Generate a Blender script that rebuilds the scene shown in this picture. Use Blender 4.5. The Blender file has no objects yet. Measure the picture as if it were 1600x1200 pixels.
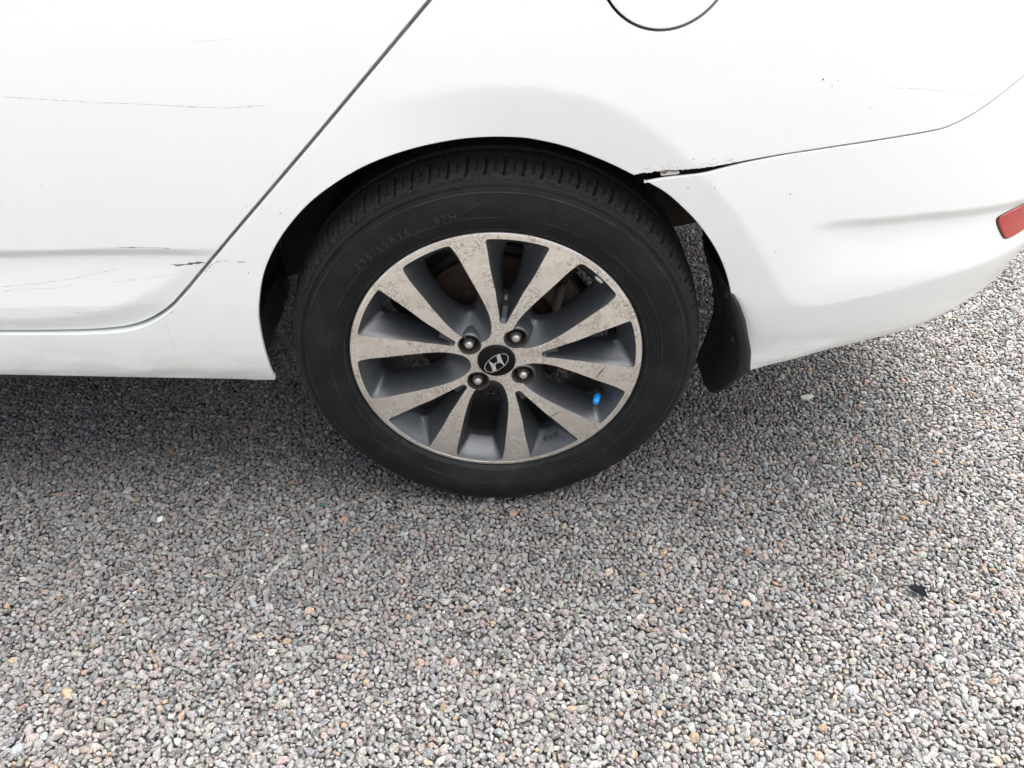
import bpy, math, random
import numpy as np
from mathutils import Vector, Matrix
from mathutils.geometry import delaunay_2d_cdt

rng = np.random.default_rng(11)
random.seed(11)
scene = bpy.context.scene
COL = scene.collection

# ------------------------------------------------------------------ camera, light, exposure
cam_d = bpy.data.cameras.new('camera')
cam_d.sensor_width = 36.0
cam_d.lens = 27.0
cam_d.clip_start = 0.02
cam_d.clip_end = 2000
cam = bpy.data.objects.new('camera', cam_d)
cam.location = (0.01536, -0.9051, 1.0130)
cam.rotation_euler = (math.radians(90 - 39.83), 0, math.radians(-0.5))
COL.objects.link(cam)
scene.camera = cam

SUN_EL, SUN_AZ = 64.0, 38.0        # azimuth measured from +Y (behind the car) towards +X
w = bpy.data.worlds.new('World')
scene.world = w
w.use_nodes = True
nt = w.node_tree
bg = nt.nodes['Background']
sky = nt.nodes.new('ShaderNodeTexSky')
sky.sky_type = 'NISHITA'
sky.sun_disc = False
sky.sun_elevation = math.radians(SUN_EL)
sky.sun_rotation = math.radians(SUN_AZ)
sky.air_density = 0.6
sky.dust_density = 8.0
sky.ozone_density = 0.0
bg.inputs['Strength'].default_value = 0.15
veil = nt.nodes.new('ShaderNodeHueSaturation')      # thin white cloud over the whole sky
veil.inputs['Saturation'].default_value = 0.32
nt.links.new(sky.outputs[0], veil.inputs['Color'])
nt.links.new(veil.outputs[0], bg.inputs[0])

sd = bpy.data.lights.new('sun', 'SUN')
sd.energy = 1.75
sd.angle = math.radians(95)
sd.color = (1.0, 0.97, 0.93)
sun = bpy.data.objects.new('sun', sd)
_e, _a = math.radians(SUN_EL), math.radians(SUN_AZ)
_to = Vector((math.sin(_a) * math.cos(_e), math.cos(_a) * math.cos(_e), math.sin(_e)))
sun.rotation_euler = _to.to_track_quat('Z', 'Y').to_euler()
sun.location = _to * 30
COL.objects.link(sun)

vs = scene.view_settings
vs.view_transform = 'Standard'
vs.look = 'None'
vs.gamma = 1.0
vs.exposure = 2.03
vs.use_curve_mapping = False
scene.render.engine = 'CYCLES'
scene.cycles.max_bounces = 8
scene.cycles.diffuse_bounces = 4
scene.cycles.use_denoising = True

# ------------------------------------------------------------------ helpers
def new_mat(name):
    m = bpy.data.materials.new(name)
    m.use_nodes = True
    return m, m.node_tree, m.node_tree.nodes['Principled BSDF']

def setp(b, **k):
    for key, v in k.items():
        b.inputs[key.replace('_', ' ')].default_value = v

def node(t, typ, ins=None, **attrs):
    n = t.nodes.new(typ)
    for k, v in attrs.items():
        setattr(n, k, v)
    for k, v in (ins or {}).items():
        if isinstance(v, bpy.types.NodeSocket):
            t.links.new(v, n.inputs[k])
        else:
            n.inputs[k].default_value = v
    return n

def ramp(t, fac, stops):
    n = t.nodes.new('ShaderNodeValToRGB')
    el = n.color_ramp.elements
    while len(el) < len(stops):
        el.new(0.5)
    for e, (p, c) in zip(el, stops):
        e.position = p
        e.color = c if len(c) == 4 else (*c, 1)
    t.links.new(fac, n.inputs[0])
    return n.outputs[0]

def mixc(t, fac, a, b, mode='MIX'):
    n = t.nodes.new('ShaderNodeMix')
    n.data_type = 'RGBA'
    n.blend_type = mode
    for i, v in ((0, fac), (6, a), (7, b)):
        if isinstance(v, bpy.types.NodeSocket):
            t.links.new(v, n.inputs[i])
        else:
            n.inputs[i].default_value = v if i == 0 else (*v[:3], 1)
    return n.outputs[2]

def mth(t, op, a, b=0.0, clamp=False):
    n = t.nodes.new('ShaderNodeMath')
    n.operation = op
    n.use_clamp = clamp
    for i, v in ((0, a), (1, b)):
        if isinstance(v, bpy.types.NodeSocket):
            t.links.new(v, n.inputs[i])
        else:
            n.inputs[i].default_value = v
    return n.outputs[0]

def noise(t, scale, detail=4, rough=.55, vec=None, dist=0.0):
    n = node(t, 'ShaderNodeTexNoise', {'Scale': scale, 'Detail': detail, 'Roughness': rough, 'Distortion': dist})
    if vec is not None:
        t.links.new(vec, n.inputs['Vector'])
    return n.outputs['Fac']

def bump(t, b, h, strength=.3, dist=.001):
    n = node(t, 'ShaderNodeBump', {'Strength': strength, 'Distance': dist, 'Height': h})
    t.links.new(n.outputs[0], b.inputs['Normal'])

def simple(name, col, rough=.5, metal=0.0, spec=.5, var=.15, scale=60, coat=0.0):
    m, t, b = new_mat(name)
    obj = node(t, 'ShaderNodeTexCoord').outputs['Object']
    f = noise(t, scale, 5, .6, obj)
    c = mixc(t, f, [x * (1 - var) for x in col], [x * (1 + var) for x in col])
    t.links.new(c, b.inputs['Base Color'])
    setp(b, Roughness=rough, Metallic=metal, Specular_IOR_Level=spec, Coat_Weight=coat)
    return m

# ------------------------------------------------------------------ materials
def make_paint():
    m, t, b = new_mat('white_paint')
    obj = node(t, 'ShaderNodeTexCoord').outputs['Object']
    sep = node(t, 'ShaderNodeSeparateXYZ', {0: obj})
    # road film: thicker low on the sill and bumper, broken up by noise
    low = node(t, 'ShaderNodeMapRange', {0: sep.outputs[2], 1: .372, 2: .265, 3: 0.0, 4: 1.0}).outputs[0]
    st = node(t, 'ShaderNodeMapping', {'Vector': obj, 'Scale': (14, 14, 46)}).outputs[0]
    n1 = noise(t, 1.0, 6, .65, st)
    film = mth(t, 'MULTIPLY', low, ramp(t, n1, [(.34, (0, 0, 0)), (.72, (1, 1, 1))]))
    n2 = noise(t, 420, 2, .5, obj)
    speck = mth(t, 'MULTIPLY', ramp(t, n2, [(.70, (0, 0, 0)), (.78, (1, 1, 1))]), .30)
    big = noise(t, 5.0, 4, .6, obj)
    base = mixc(t, big, (.788, .818, .796), (.812, .843, .820))
    c = mixc(t, mth(t, 'MULTIPLY', film, .62, True), base, (.40, .35, .27))
    c = mixc(t, mth(t, 'MULTIPLY', speck, low, True), c, (.25, .21, .16))
    t.links.new(c, b.inputs['Base Color'])
    r = mth(t, 'ADD', mth(t, 'MULTIPLY', film, .25), .28)
    t.links.new(r, b.inputs['Roughness'])
    setp(b, Coat_Weight=.85, Coat_Roughness=.06, Specular_IOR_Level=.4)
    cr = mth(t, 'ADD', mth(t, 'MULTIPLY', film, .45), .05)
    t.links.new(cr, b.inputs['Coat Roughness'])
    orange = noise(t, 260, 1, .4, obj)
    bump(t, b, orange, .02, .0004)
    return m

def make_rubber():
    m, t, b = new_mat('tyre_rubber')
    obj = node(t, 'ShaderNodeTexCoord').outputs['Object']
    sep = node(t, 'ShaderNodeSeparateXYZ', {0: obj})
    rad = mth(t, 'SQRT', mth(t, 'ADD', mth(t, 'POWER', sep.outputs[0], 2.0), mth(t, 'POWER', sep.outputs[2], 2.0)))
    n1 = noise(t, 22, 6, .65, obj)
    n2 = noise(t, 240, 4, .7, obj)
    n3 = noise(t, 900, 2, .6, obj)
    sh = node(t, 'ShaderNodeMapRange', {0: rad, 1: .2865, 2: .300, 3: 0.0, 4: 1.0}).outputs[0]
    d1 = mth(t, 'MULTIPLY', sh, ramp(t, n2, [(.30, (.25, .25, .25)), (.72, (1, 1, 1))]))
    side = ramp(t, n1, [(.45, (0, 0, 0)), (.75, (1, 1, 1))])
    d2 = mth(t, 'MULTIPLY', mth(t, 'MULTIPLY', side, ramp(t, n2, [(.35, (0, 0, 0)), (.7, (1, 1, 1))])), .34)
    d = mth(t, 'MAXIMUM', d1, d2, True)
    c0 = mixc(t, n1, (.0040, .0054, .0062), (.0072, .0088, .0096))
    c = mixc(t, mth(t, 'MULTIPLY', d, .85), c0, (.072, .071, .068))
    # raised rings rubbed pale
    for rr, wd in ((.2252, .0006), (.2455, .0006), (.2798, .0007)):
        k = mth(t, 'SUBTRACT', 1.0, mth(t, 'DIVIDE', mth(t, 'ABSOLUTE', mth(t, 'SUBTRACT', rad, rr)), wd), True)
        k = mth(t, 'MULTIPLY', k, ramp(t, noise(t, 16, 4, .7, obj), [(.38, (.05, .05, .05)), (.62, (1, 1, 1))]))
        c = mixc(t, mth(t, 'MULTIPLY', k, .8), c, (.075, .075, .074))
    scuff = mth(t, 'MULTIPLY', ramp(t, n3, [(.66, (0, 0, 0)), (.74, (1, 1, 1))]), mth(t, 'MULTIPLY', sh, .6))
    c = mixc(t, scuff, c, (.16, .15, .14))
    t.links.new(c, b.inputs['Base Color'])
    r = mth(t, 'ADD', mth(t, 'MULTIPLY', d, .30), .54)
    t.links.new(r, b.inputs['Roughness'])
    setp(b, Specular_IOR_Level=.22)
    hh = mth(t, 'ADD', mth(t, 'MULTIPLY', n2, mth(t, 'ADD', mth(t, 'MULTIPLY', sh, 1.0), .12)), mth(t, 'MULTIPLY', n3, .15))
    bump(t, b, hh, .55, .0014)
    return m

def make_alloy():
    m, t, b = new_mat('machined_alloy')
    obj = node(t, 'ShaderNodeTexCoord').outputs['Object']
    sep = node(t, 'ShaderNodeSeparateXYZ', {0: obj})
    rad = mth(t, 'SQRT', mth(t, 'ADD', mth(t, 'POWER', sep.outputs[0], 2.0), mth(t, 'POWER', sep.outputs[2], 2.0)))
    # creeping corrosion: wandering thread-like lines inside blotchy patches
    wob = node(t, 'ShaderNodeTexNoise', {'Vector': obj, 'Scale': 55.0, 'Detail': 3.0})
    vv = node(t, 'ShaderNodeVectorMath', {0: obj, 1: wob.outputs['Color']}, operation='MULTIPLY_ADD')
    vv.inputs[1].default_value = (1, 1, 1)
    sc = node(t, 'ShaderNodeVectorMath', {0: wob.outputs['Color']}, operation='SCALE')
    sc.inputs['Scale'].default_value = .030
    ad = node(t, 'ShaderNodeVectorMath', {0: obj, 1: sc.outputs[0]}, operation='ADD')
    t.nodes.remove(vv)
    n = noise(t, 62, 3, .55, ad.outputs[0])
    line = mth(t, 'ABSOLUTE', mth(t, 'SUBTRACT', n, .5))
    line = ramp(t, line, [(.0, (1, 1, 1)), (.030, (0, 0, 0))])
    n2_ = noise(t, 105, 3, .55, ad.outputs[0])
    line2 = ramp(t, mth(t, 'ABSOLUTE', mth(t, 'SUBTRACT', n2_, .5)), [(.0, (1, 1, 1)), (.034, (0, 0, 0))])
    patch = ramp(t, noise(t, 24, 4, .6, obj), [(.47, (0, 0, 0)), (.55, (1, 1, 1))])
    blot = ramp(t, noise(t, 46, 6, .75, ad.outputs[0]), [(.60, (0, 0, 0)), (.68, (1, 1, 1))])
    hub = node(t, 'ShaderNodeMapRange', {0: rad, 1: .125, 2: .055, 3: 0.0, 4: 1.0}).outputs[0]
    grit = ramp(t, noise(t, 330, 4, .7, obj), [(.42, (0, 0, 0)), (.62, (1, 1, 1))])
    gl = mth(t, 'MULTIPLY', hub, grit)
    cor = mth(t, 'MULTIPLY', patch, mth(t, 'MAXIMUM', line, line2))
    cor = mth(t, 'MAXIMUM', cor, mth(t, 'MULTIPLY', blot, mth(t, 'MULTIPLY', grit, .9)))
    cor = mth(t, 'MAXIMUM', mth(t, 'MULTIPLY', cor, .85), mth(t, 'MULTIPLY', gl, .62), True)
    c = mixc(t, noise(t, 12, 3, .5, obj), (.76, .735, .68), (.82, .795, .745))
    stain = mth(t, 'MULTIPLY', ramp(t, noise(t, 30, 5, .65, ad.outputs[0]), [(.47, (0, 0, 0)), (.66, (1, 1, 1))]), .34)
    c = mixc(t, stain, c, (.50, .43, .33))
    c = mixc(t, cor, c, (.22, .175, .115))
    t.links.new(c, b.inputs['Base Color'])
    t.links.new(mth(t, 'SUBTRACT', .92, mth(t, 'MULTIPLY', cor, .7)), b.inputs['Metallic'])
    t.links.new(mth(t, 'ADD', .33, mth(t, 'MULTIPLY', cor, .4)), b.inputs['Roughness'])
    # lathe-turned rings
    ringf = mth(t, 'SINE', mth(t, 'MULTIPLY', rad, 5200))
    bump(t, b, mth(t, 'ADD', mth(t, 'MULTIPLY', ringf, .12), mth(t, 'MULTIPLY', cor, .7)), .35, .0004)
    return m

def make_dark_paint():
    m, t, b = new_mat('charcoal_wheel_paint')
    obj = node(t, 'ShaderNodeTexCoord').outputs['Object']
    n1 = noise(t, 40, 5, .65, obj)
    n2 = noise(t, 700, 2, .6, obj)
    c = mixc(t, n1, (.050, .056, .063), (.076, .083, .090))
    c = mixc(t, mth(t, 'MULTIPLY', ramp(t, n2, [(.60, (0, 0, 0)), (.72, (1, 1, 1))]), .35), c, (.22, .20, .17))
    c = mixc(t, mth(t, 'MULTIPLY', ramp(t, n1, [(.5, (0, 0, 0)), (.75, (1, 1, 1))]), .35), c, (.12, .105, .085))
    t.links.new(c, b.inputs['Base Color'])
    setp(b, Metallic=.5, Roughness=.36, Coat_Weight=.25, Coat_Roughness=.25)
    return m

def make_rust():
    m, t, b = new_mat('rusty_iron')
    obj = node(t, 'ShaderNodeTexCoord').outputs['Object']
    n1 = noise(t, 60, 6, .7, obj)
    c = ramp(t, n1, [(.3, (.025, .018, .015)), (.55, (.065, .038, .027)), (.8, (.10, .07, .055))])
    t.links.new(c, b.inputs['Base Color'])
    setp(b, Roughness=.8, Metallic=.2)
    bump(t, b, n1, .4, .001)
    return m

def make_stone():
    m, t, b = new_mat('gravel_stone')
    at = node(t, 'ShaderNodeAttribute', attribute_name='tone', attribute_type='INSTANCER')
    obj = node(t, 'ShaderNodeTexCoord').outputs['Object']
    rnd = node(t, 'ShaderNodeObjectInfo').outputs['Random']
    off = node(t, 'ShaderNodeCombineXYZ', {0: mth(t, 'MULTIPLY', rnd, 37.0), 1: mth(t, 'MULTIPLY', rnd, 91.0)})
    p = node(t, 'ShaderNodeVectorMath', {0: obj, 1: off.outputs[0]}, operation='ADD').outputs[0]
    g = noise(t, 6.0, 3, .75, p)
    v = node(t, 'ShaderNodeTexVoronoi', {'Vector': p, 'Scale': 5.0})
    c = mixc(t, 1.0, at.outputs['Color'], ramp(t, g, [(.30, (.55, .55, .56)), (.5, (1, 1, 1)), (.70, (1.45, 1.43, 1.40))]), 'MULTIPLY')
    cr = node(t, 'ShaderNodeSeparateColor', {0: v.outputs['Color']})
    c = mixc(t, mth(t, 'MULTIPLY', ramp(t, cr.outputs[0], [(.72, (0, 0, 0)), (.78, (1, 1, 1))]), .45), c, (.46, .44, .42))
    c = mixc(t, mth(t, 'MULTIPLY', ramp(t, cr.outputs[1], [(.80, (0, 0, 0)), (.86, (1, 1, 1))]), .5), c, (.055, .055, .06))
    t.links.new(c, b.inputs['Base Color'])
    setp(b, Roughness=.82, Specular_IOR_Level=.35)
    bump(t, b, g, .5, .12)
    return m

def make_ground():
    m, t, b = new_mat('packed_gravel_bed')
    obj = node(t, 'ShaderNodeTexCoord').outputs['Object']
    v = node(t, 'ShaderNodeTexVoronoi', {'Vector': obj, 'Scale': 105.0})
    cr = node(t, 'ShaderNodeSeparateColor', {0: v.outputs['Color']})
    c = ramp(t, cr.outputs[0], [(0, (.07, .07, .075)), (.35, (.17, .165, .165)), (.7, (.27, .26, .25)), (.93, (.30, .22, .16)), (1, (.42, .41, .39))])
    d = ramp(t, v.outputs['Distance'], [(.25, (1, 1, 1)), (.75, (.25, .25, .25))])
    c = mixc(t, 1.0, c, d, 'MULTIPLY')
    t.links.new(c, b.inputs['Base Color'])
    setp(b, Roughness=.9)
    bump(t, b, mth(t, 'SUBTRACT', 1.0, v.outputs['Distance']), .9, .008)
    return m

PAINT = make_paint()
RUBBER = make_rubber()
ALLOY = make_alloy()
DARKP = make_dark_paint()
RUST = make_rust()
STONE = make_stone()
GROUND = make_ground()
BLACK = simple('black_plastic', (.016, .017, .019), .62, var=.35, scale=45)
LINER = simple('dusty_black_liner', (.009, .0085, .008), .85, var=.7, scale=14)
MUDDY = simple('muddy_underseal', (.040, .031, .024), .9, var=.6, scale=40)
SCRATCH = simple('bare_scratch', (.11, .105, .10), .7, var=.5, scale=600)
SCRATCH_PALE = simple('faint_scratch', (.36, .355, .35), .6, var=.3, scale=600)
CHROME = simple('bright_chrome', (.80, .80, .80), .14, 1.0, var=.04)
NUT = simple('dull_steel', (.46, .455, .44), .50, .85, var=.15, scale=300)
SEAT = simple('grimy_lug_seat', (.050, .043, .036), .75, .2, var=.5, scale=200)
CAPBLK = simple('gloss_black_cap', (.004, .004, .005), .30, spec=.15, var=.1)
RUBBED = simple('rubbed_rubber', (.019, .020, .0205), .7, var=.6, scale=120)
BLUE = simple('blue_plastic', (.012, .30, .88), .35, var=.1)
BARREL = simple('shade_dark_barrel', (.022, .021, .020), .7, .2, var=.5, scale=50)  # near-black colour puts the shade of the deep rim into the barrel
GLASS = simple('dark_glass', (.012, .014, .015), .05, spec=.6, var=.05)
WEIGHT = simple('zinc_weight', (.66, .62, .56), .6, .1, var=.2, scale=300)

def make_red():
    m, t, b = new_mat('red_reflector_plastic')
    obj = node(t, 'ShaderNodeTexCoord').outputs['Object']
    ch = node(t, 'ShaderNodeTexVoronoi', {'Vector': obj, 'Scale': 420.0})
    c = ramp(t, ch.outputs['Distance'], [(.1, (.50, .040, .026)), (.7, (.32, .016, .012))])
    t.links.new(c, b.inputs['Base Color'])
    setp(b, Roughness=.3, Coat_Weight=.4, Coat_Roughness=.04)
    bump(t, b, ch.outputs['Distance'], .3, .0006)
    return m
RED = make_red()

# ------------------------------------------------------------------ object helpers
def link(name, me, mats, parent=None):
    o = bpy.data.objects.new(name, me)
    for m in (mats if isinstance(mats, (list, tuple)) else [mats]):
        if m.name not in [x.name for x in me.materials if x]:
            me.materials.append(m)
    COL.objects.link(o)
    if parent is not None:
        o.parent = parent
    return o

def mesh(name, V, F, smooth=True, midx=None, sharp=None):
    me = bpy.data.meshes.new(name)
    me.from_pydata([tuple(map(float, v)) for v in V], [], [tuple(int(i) for i in f) for f in F])
    if midx is not None:
        me.polygons.foreach_set('material_index', np.asarray(midx, np.int32))
    me.polygons.foreach_set('use_smooth', np.full(len(me.polygons), smooth))
    me.update()
    if sharp is not None:
        me.set_sharp_from_angle(angle=math.radians(sharp))
    return me

def thing(name, label, cat, loc=(0, 0, 0), group=None):
    o = bpy.data.objects.new(name, None)
    o.empty_display_size = .1
    o.location = loc
    COL.objects.link(o)
    o['label'] = label
    o['category'] = cat
    if group:
        o['group'] = group
    return o

def tag(o, label, cat, group=None):
    o['label'] = label
    o['category'] = cat
    if group:
        o['group'] = group
    return o

def box(x0, x1, y0, y1, z0, z1, bev=0.0):
    import bmesh
    bm = bmesh.new()
    bmesh.ops.create_cube(bm, size=1)
    for v in bm.verts:
        v.co = Vector(((x0 + x1) / 2 + v.co.x * (x1 - x0), (y0 + y1) / 2 + v.co.y * (y1 - y0), (z0 + z1) / 2 + v.co.z * (z1 - z0)))
    if bev:
        bmesh.ops.bevel(bm, geom=bm.edges[:], offset=bev, segments=2, affect='EDGES', profile=.5)
    me = bpy.data.meshes.new('box')
    bm.to_mesh(me)
    bm.free()
    return me

def lathe(prof, n=96, a0=0, a1=2 * math.pi, closed=True):
    """profile of (r, y) turned about the y axis; outward for y falling with r rising"""
    P = np.asarray(prof, float)
    m = len(P)
    A = np.linspace(a0, a1, n, endpoint=not closed)
    V = np.stack([np.outer(np.cos(A), P[:, 0]), np.tile(P[:, 1], (n, 1)), np.outer(np.sin(A), P[:, 0])], -1).reshape(-1, 3)
    F = []
    for i in range(n if closed else n - 1):
        j = (i + 1) % n
        for k in range(m - 1):
            F.append((i * m + k, j * m + k, j * m + k + 1, i * m + k + 1))
    return V, F

def tube(pts, r, n=10):
    P = [Vector(p) for p in pts]
    V, F = [], []
    up = Vector((0, 0, 1))
    for i, p in enumerate(P):
        d = (P[min(i + 1, len(P) - 1)] - P[max(i - 1, 0)]).normalized()
        s = d.cross(up if abs(d.z) < .9 else Vector((1, 0, 0))).normalized()
        q = d.cross(s)
        rr = r[i] if isinstance(r, (list, tuple)) else r
        for k in range(n):
            a = 2 * math.pi * k / n
            V.append(p + s * math.cos(a) * rr + q * math.sin(a) * rr)
    for i in range(len(P) - 1):
        for k in range(n):
            F.append((i * n + k, i * n + (k + 1) % n, (i + 1) * n + (k + 1) % n, (i + 1) * n + k))
    F.append(tuple(range(n))[::-1])
    F.append(tuple((len(P) - 1) * n + k for k in range(n)))
    return V, F

def inside(poly, x, y):
    P = np.asarray(poly)
    r = np.zeros(np.shape(x), bool)
    for (x0, y0), (x1, y1) in zip(P, np.roll(P, -1, 0)):
        if y0 == y1:
            continue
        c = ((y0 > y) != (y1 > y)) & (x < (x1 - x0) * (y - y0) / (y1 - y0) + x0)
        r ^= c
    return r

def segdist(poly, x, y):
    P = np.asarray(poly)
    best = np.full(np.shape(x), 1e9)
    for a, b in zip(P, np.roll(P, -1, 0)):
        d = b - a
        L = d @ d
        if L == 0:
            continue
        t = np.clip(((x - a[0]) * d[0] + (y - a[1]) * d[1]) / L, 0, 1)
        best = np.minimum(best, np.hypot(x - a[0] - t * d[0], y - a[1] - t * d[1]))
    return best

def segdist_open(line, x, y):
    P = np.asarray(line)
    best = np.full(np.shape(x), 1e9)
    for a, b in zip(P[:-1], P[1:]):
        d = b - a
        t = np.clip(((x - a[0]) * d[0] + (y - a[1]) * d[1]) / max(1e-12, d @ d), 0, 1)
        best = np.minimum(best, np.hypot(x - a[0] - t * d[0], y - a[1] - t * d[1]))
    return best

def resample(poly, step):
    P = np.asarray(poly, float)
    out = []
    for a, b in zip(P, np.roll(P, -1, 0)):
        L = np.hypot(*(b - a))
        n = max(1, int(round(L / step)))
        for i in range(n):
            out.append(a + (b - a) * i / n)
    return np.array(out)

def chaikin(P, n=2, closed=True):
    P = np.asarray(P, float)
    for _ in range(n):
        if closed:
            Q = np.roll(P, -1, 0)
            P = np.stack([.75 * P + .25 * Q, .25 * P + .75 * Q], 1).reshape(-1, 2)
        else:
            A, B = P[:-1], P[1:]
            P = np.concatenate([P[:1], np.stack([.75 * A + .25 * B, .25 * A + .75 * B], 1).reshape(-1, 2), P[-1:]])
    return P

def area(P):
    P = np.asarray(P)
    Q = np.roll(P, -1, 0)
    return .5 * np.sum(P[:, 0] * Q[:, 1] - Q[:, 0] * P[:, 1])

# ------------------------------------------------------------------ body surface: plan curve, section and features in (u, z) metres

PLAN=[(-3.4,.10),(-3.2,.055),(-2.8,.015),(-2.2,.0),(-1.2,0),(-.5,0),(0,0),(.3,.0),(.45,.006),(.60,.030),(.71,.072),(.795,.135),(.860,.212),(.908,.305),(.936,.44),(.947,.62),(.950,.83)]
def _spline(pts,n=60):
    P=np.array(pts); t=np.concatenate([[0],np.cumsum(np.hypot(*np.diff(P,axis=0).T))])
    # natural cubic
    N=len(P);h=np.diff(t);A=np.zeros((N,N));b=np.zeros((N,2));A[0,0]=A[-1,-1]=1
    for i in range(1,N-1):
        A[i,i-1]=h[i-1];A[i,i]=2*(h[i-1]+h[i]);A[i,i+1]=h[i]
        b[i]=6*((P[i+1]-P[i])/h[i]-(P[i]-P[i-1])/h[i-1])
    M=np.linalg.solve(A,b);out=[]
    for i in range(N-1):
        s=np.linspace(0,1,n,endpoint=False)[:,None]*h[i];a=h[i]-s
        out.append(M[i]*a**3/(6*h[i])+M[i+1]*s**3/(6*h[i])+(P[i]/h[i]-M[i]*h[i]/6)*a+(P[i+1]/h[i]-M[i+1]*h[i]/6)*s)
    out.append(P[-1:]);return np.concatenate(out)
_Q=_spline(PLAN)
_U=np.concatenate([[0],np.cumsum(np.hypot(*np.diff(_Q,axis=0).T))])
_U=_U-np.interp(0.0,_Q[:,0],_U)     # u = 0 at the wheel centre, u = x where the side is straight
_T=np.gradient(_Q,_U,axis=0);_T/=np.linalg.norm(_T,axis=1)[:,None]
UMAX=_U[-1]
OZ=np.array([.16,.22,.26,.285,.31,.36,.42,.50,.58,.64,.70,.76,.82,.88,.95,1.02])
OO=np.array([-.035,-.008,.004,.0105,.0150,.0205,.0255,.0293,.0310,.0306,.0285,.0245,.0185,.0095,-.004,-.022])
_zz=np.linspace(.16,1.02,431);_oo=np.interp(_zz,OZ,OO)
for _ in range(60): _oo[1:-1]=.25*_oo[:-2]+.5*_oo[1:-1]+.25*_oo[2:]
def ss(t): t=np.clip(t,0,1);return t*t*(3-2*t)
def softplus(d,w): return w*np.logaddexp(0,np.clip(d/w,-60,60))
def polyd(cur,u,z):
    # signed distance to an open polyline, positive on the right hand side of its direction
    C=np.asarray(cur);best=np.full(np.shape(u),1e9);sg=np.zeros(np.shape(u))
    for a,b in zip(C[:-1],C[1:]):
        d=b-a;L=d@d;t=np.clip(((u-a[0])*d[0]+(z-a[1])*d[1])/L,0,1)
        ex=u-a[0]-t*d[0];ez=z-a[1]-t*d[1];dd=np.hypot(ex,ez)
        m=dd<best-1e-12;best=np.where(m,dd,best);sg=np.where(m,np.sign(d[1]*ex-d[0]*ez),sg)
    return best*sg
def ofs(u,z,feat=True):
    u,z=np.broadcast_arrays(np.asarray(u,float),np.asarray(z,float))
    o=np.interp(z,_zz,_oo)
    # the tail tucks in below and above as the corner goes round
    o=o+np.interp(u,[.45,.9],[0,1])*(-.05*np.clip((.36-z)/.1,0,1)**1.5)
    if not feat or not CUR: return o
    # door: shallow step, scallop below it
    zc=np.interp(u,CUR['crease'][:,0],CUR['crease'][:,1]);a=ss((-.335-u)/.10)*ss((u+1.9)/.2)
    s=-.0065*ss((zc-z)/.016)
    ds=polyd(CUR['scallop'],u,z)
    s=s+.0075*np.clip((zc-.016-z)/.075,0,1)
    s=s-.25*softplus(ds-.001,.0022)*ss((z-.20)/.12)*ss((.525-z)/.04)
    w=ss((polyd(CUR['door'],u,z)+.0022)/.0044)
    o=o+a*s*w
    # sill: stands proud below the door, then turns under
    sil=ss((-.28-u)/.12)
    o=o-sil*.22*softplus(.300-z,.003)
    # wheel-arch flare and bumper edge
    d=polyd(CUR['flare'],u,z);k=.16*ss((u+.20)/.22)+.05*ss((u-.2)/.15)
    o=o-k*softplus(d,.0022)*(1-.6*ss((d-.07)/.1))
    # bumper crease
    zb=np.interp(u,CUR['bcrease'][:,0],CUR['bcrease'][:,1]);ab=ss((u-.385)/.10)
    o=o+ab*(-.0065*ss((zb-z)/.020)+.0065*ss((zb-.02-z)/.09))
    # bumper bottom turn-under
    zl=np.interp(u,CUR['low'][:,0],CUR['low'][:,1]) if 'low' in CUR else .28
    o=o-.34*softplus(zl+.010-z,.004)*ss((u-.33)/.03)
    return o
def surf(u,z,back=0.0,feat=True):
    x=np.interp(u,_U,_Q[:,0]);y=np.interp(u,_U,_Q[:,1]);tx=np.interp(u,_U,_T[:,0]);ty=np.interp(u,_U,_T[:,1])
    o=ofs(u,z,feat)-back
    return np.stack([x+ty*o,y-tx*o,np.broadcast_to(z,np.shape(x))],-1)
CUR={}
crease=[(-2.0000,0.5078),(-0.6363,0.5118),(-0.5535,0.5138),(-0.4867,0.5148),(-0.4140,0.5139),(-0.3646,0.5141)]
scallop=[(-2.0000,0.4005),(-0.6865,0.4005),(-0.6354,0.4012),(-0.5827,0.4060),(-0.5398,0.4125),(-0.4993,0.4282),(-0.4605,0.4476),(-0.4248,0.4684),(-0.4059,0.4832),(-0.3885,0.5018),(-0.3685,0.5368)]
flare=[(-0.2802,0.6060),(-0.1302,0.6960),(-0.0637,0.7100),(-0.0057,0.7162),(0.0520,0.7147),(0.1102,0.7048),(0.1711,0.6772),(0.2200,0.6428),(0.2645,0.6022),(0.3039,0.5588),(0.3429,0.5073),(0.3714,0.4668),(0.3906,0.4369),(0.4050,0.4211),(0.4212,0.4137),(0.4440,0.4124),(0.4659,0.4148),(0.5178,0.4240),(0.5529,0.4307),(0.5986,0.4378),(0.6472,0.4445),(0.6899,0.4490),(0.7131,0.4519),(0.9631,0.4819),(1.6131,0.4819)]
bcrease=[(0.3476,0.5428),(0.3875,0.5460),(0.4478,0.5496),(0.5527,0.5519),(0.7032,0.5465),(1.7500,0.5565)]
door=[(-0.0636,0.8045),(-0.1175,0.7502),(-0.2003,0.6661),(-0.2746,0.5916),(-0.3405,0.5253),(-0.3857,0.4784),(-0.4145,0.4484),(-0.4413,0.4218),(-0.4564,0.4097),(-0.4711,0.3995),(-0.4929,0.3875),(-0.5120,0.3812),(-0.5293,0.3778),(-0.5620,0.3745),(-0.6090,0.3740),(-0.6539,0.3742),(-0.6986,0.3745)]
gapU=[(0.1733,0.6069),(0.1988,0.6123),(0.2242,0.6156),(0.2540,0.6195),(0.2793,0.6242),(0.3132,0.6315),(0.3501,0.6378),(0.3869,0.6430),(0.4201,0.6476),(0.5137,0.6590),(0.5289,0.6611),(0.5417,0.6648),(0.5621,0.6746),(0.5837,0.6893),(0.6153,0.7155)]
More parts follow.
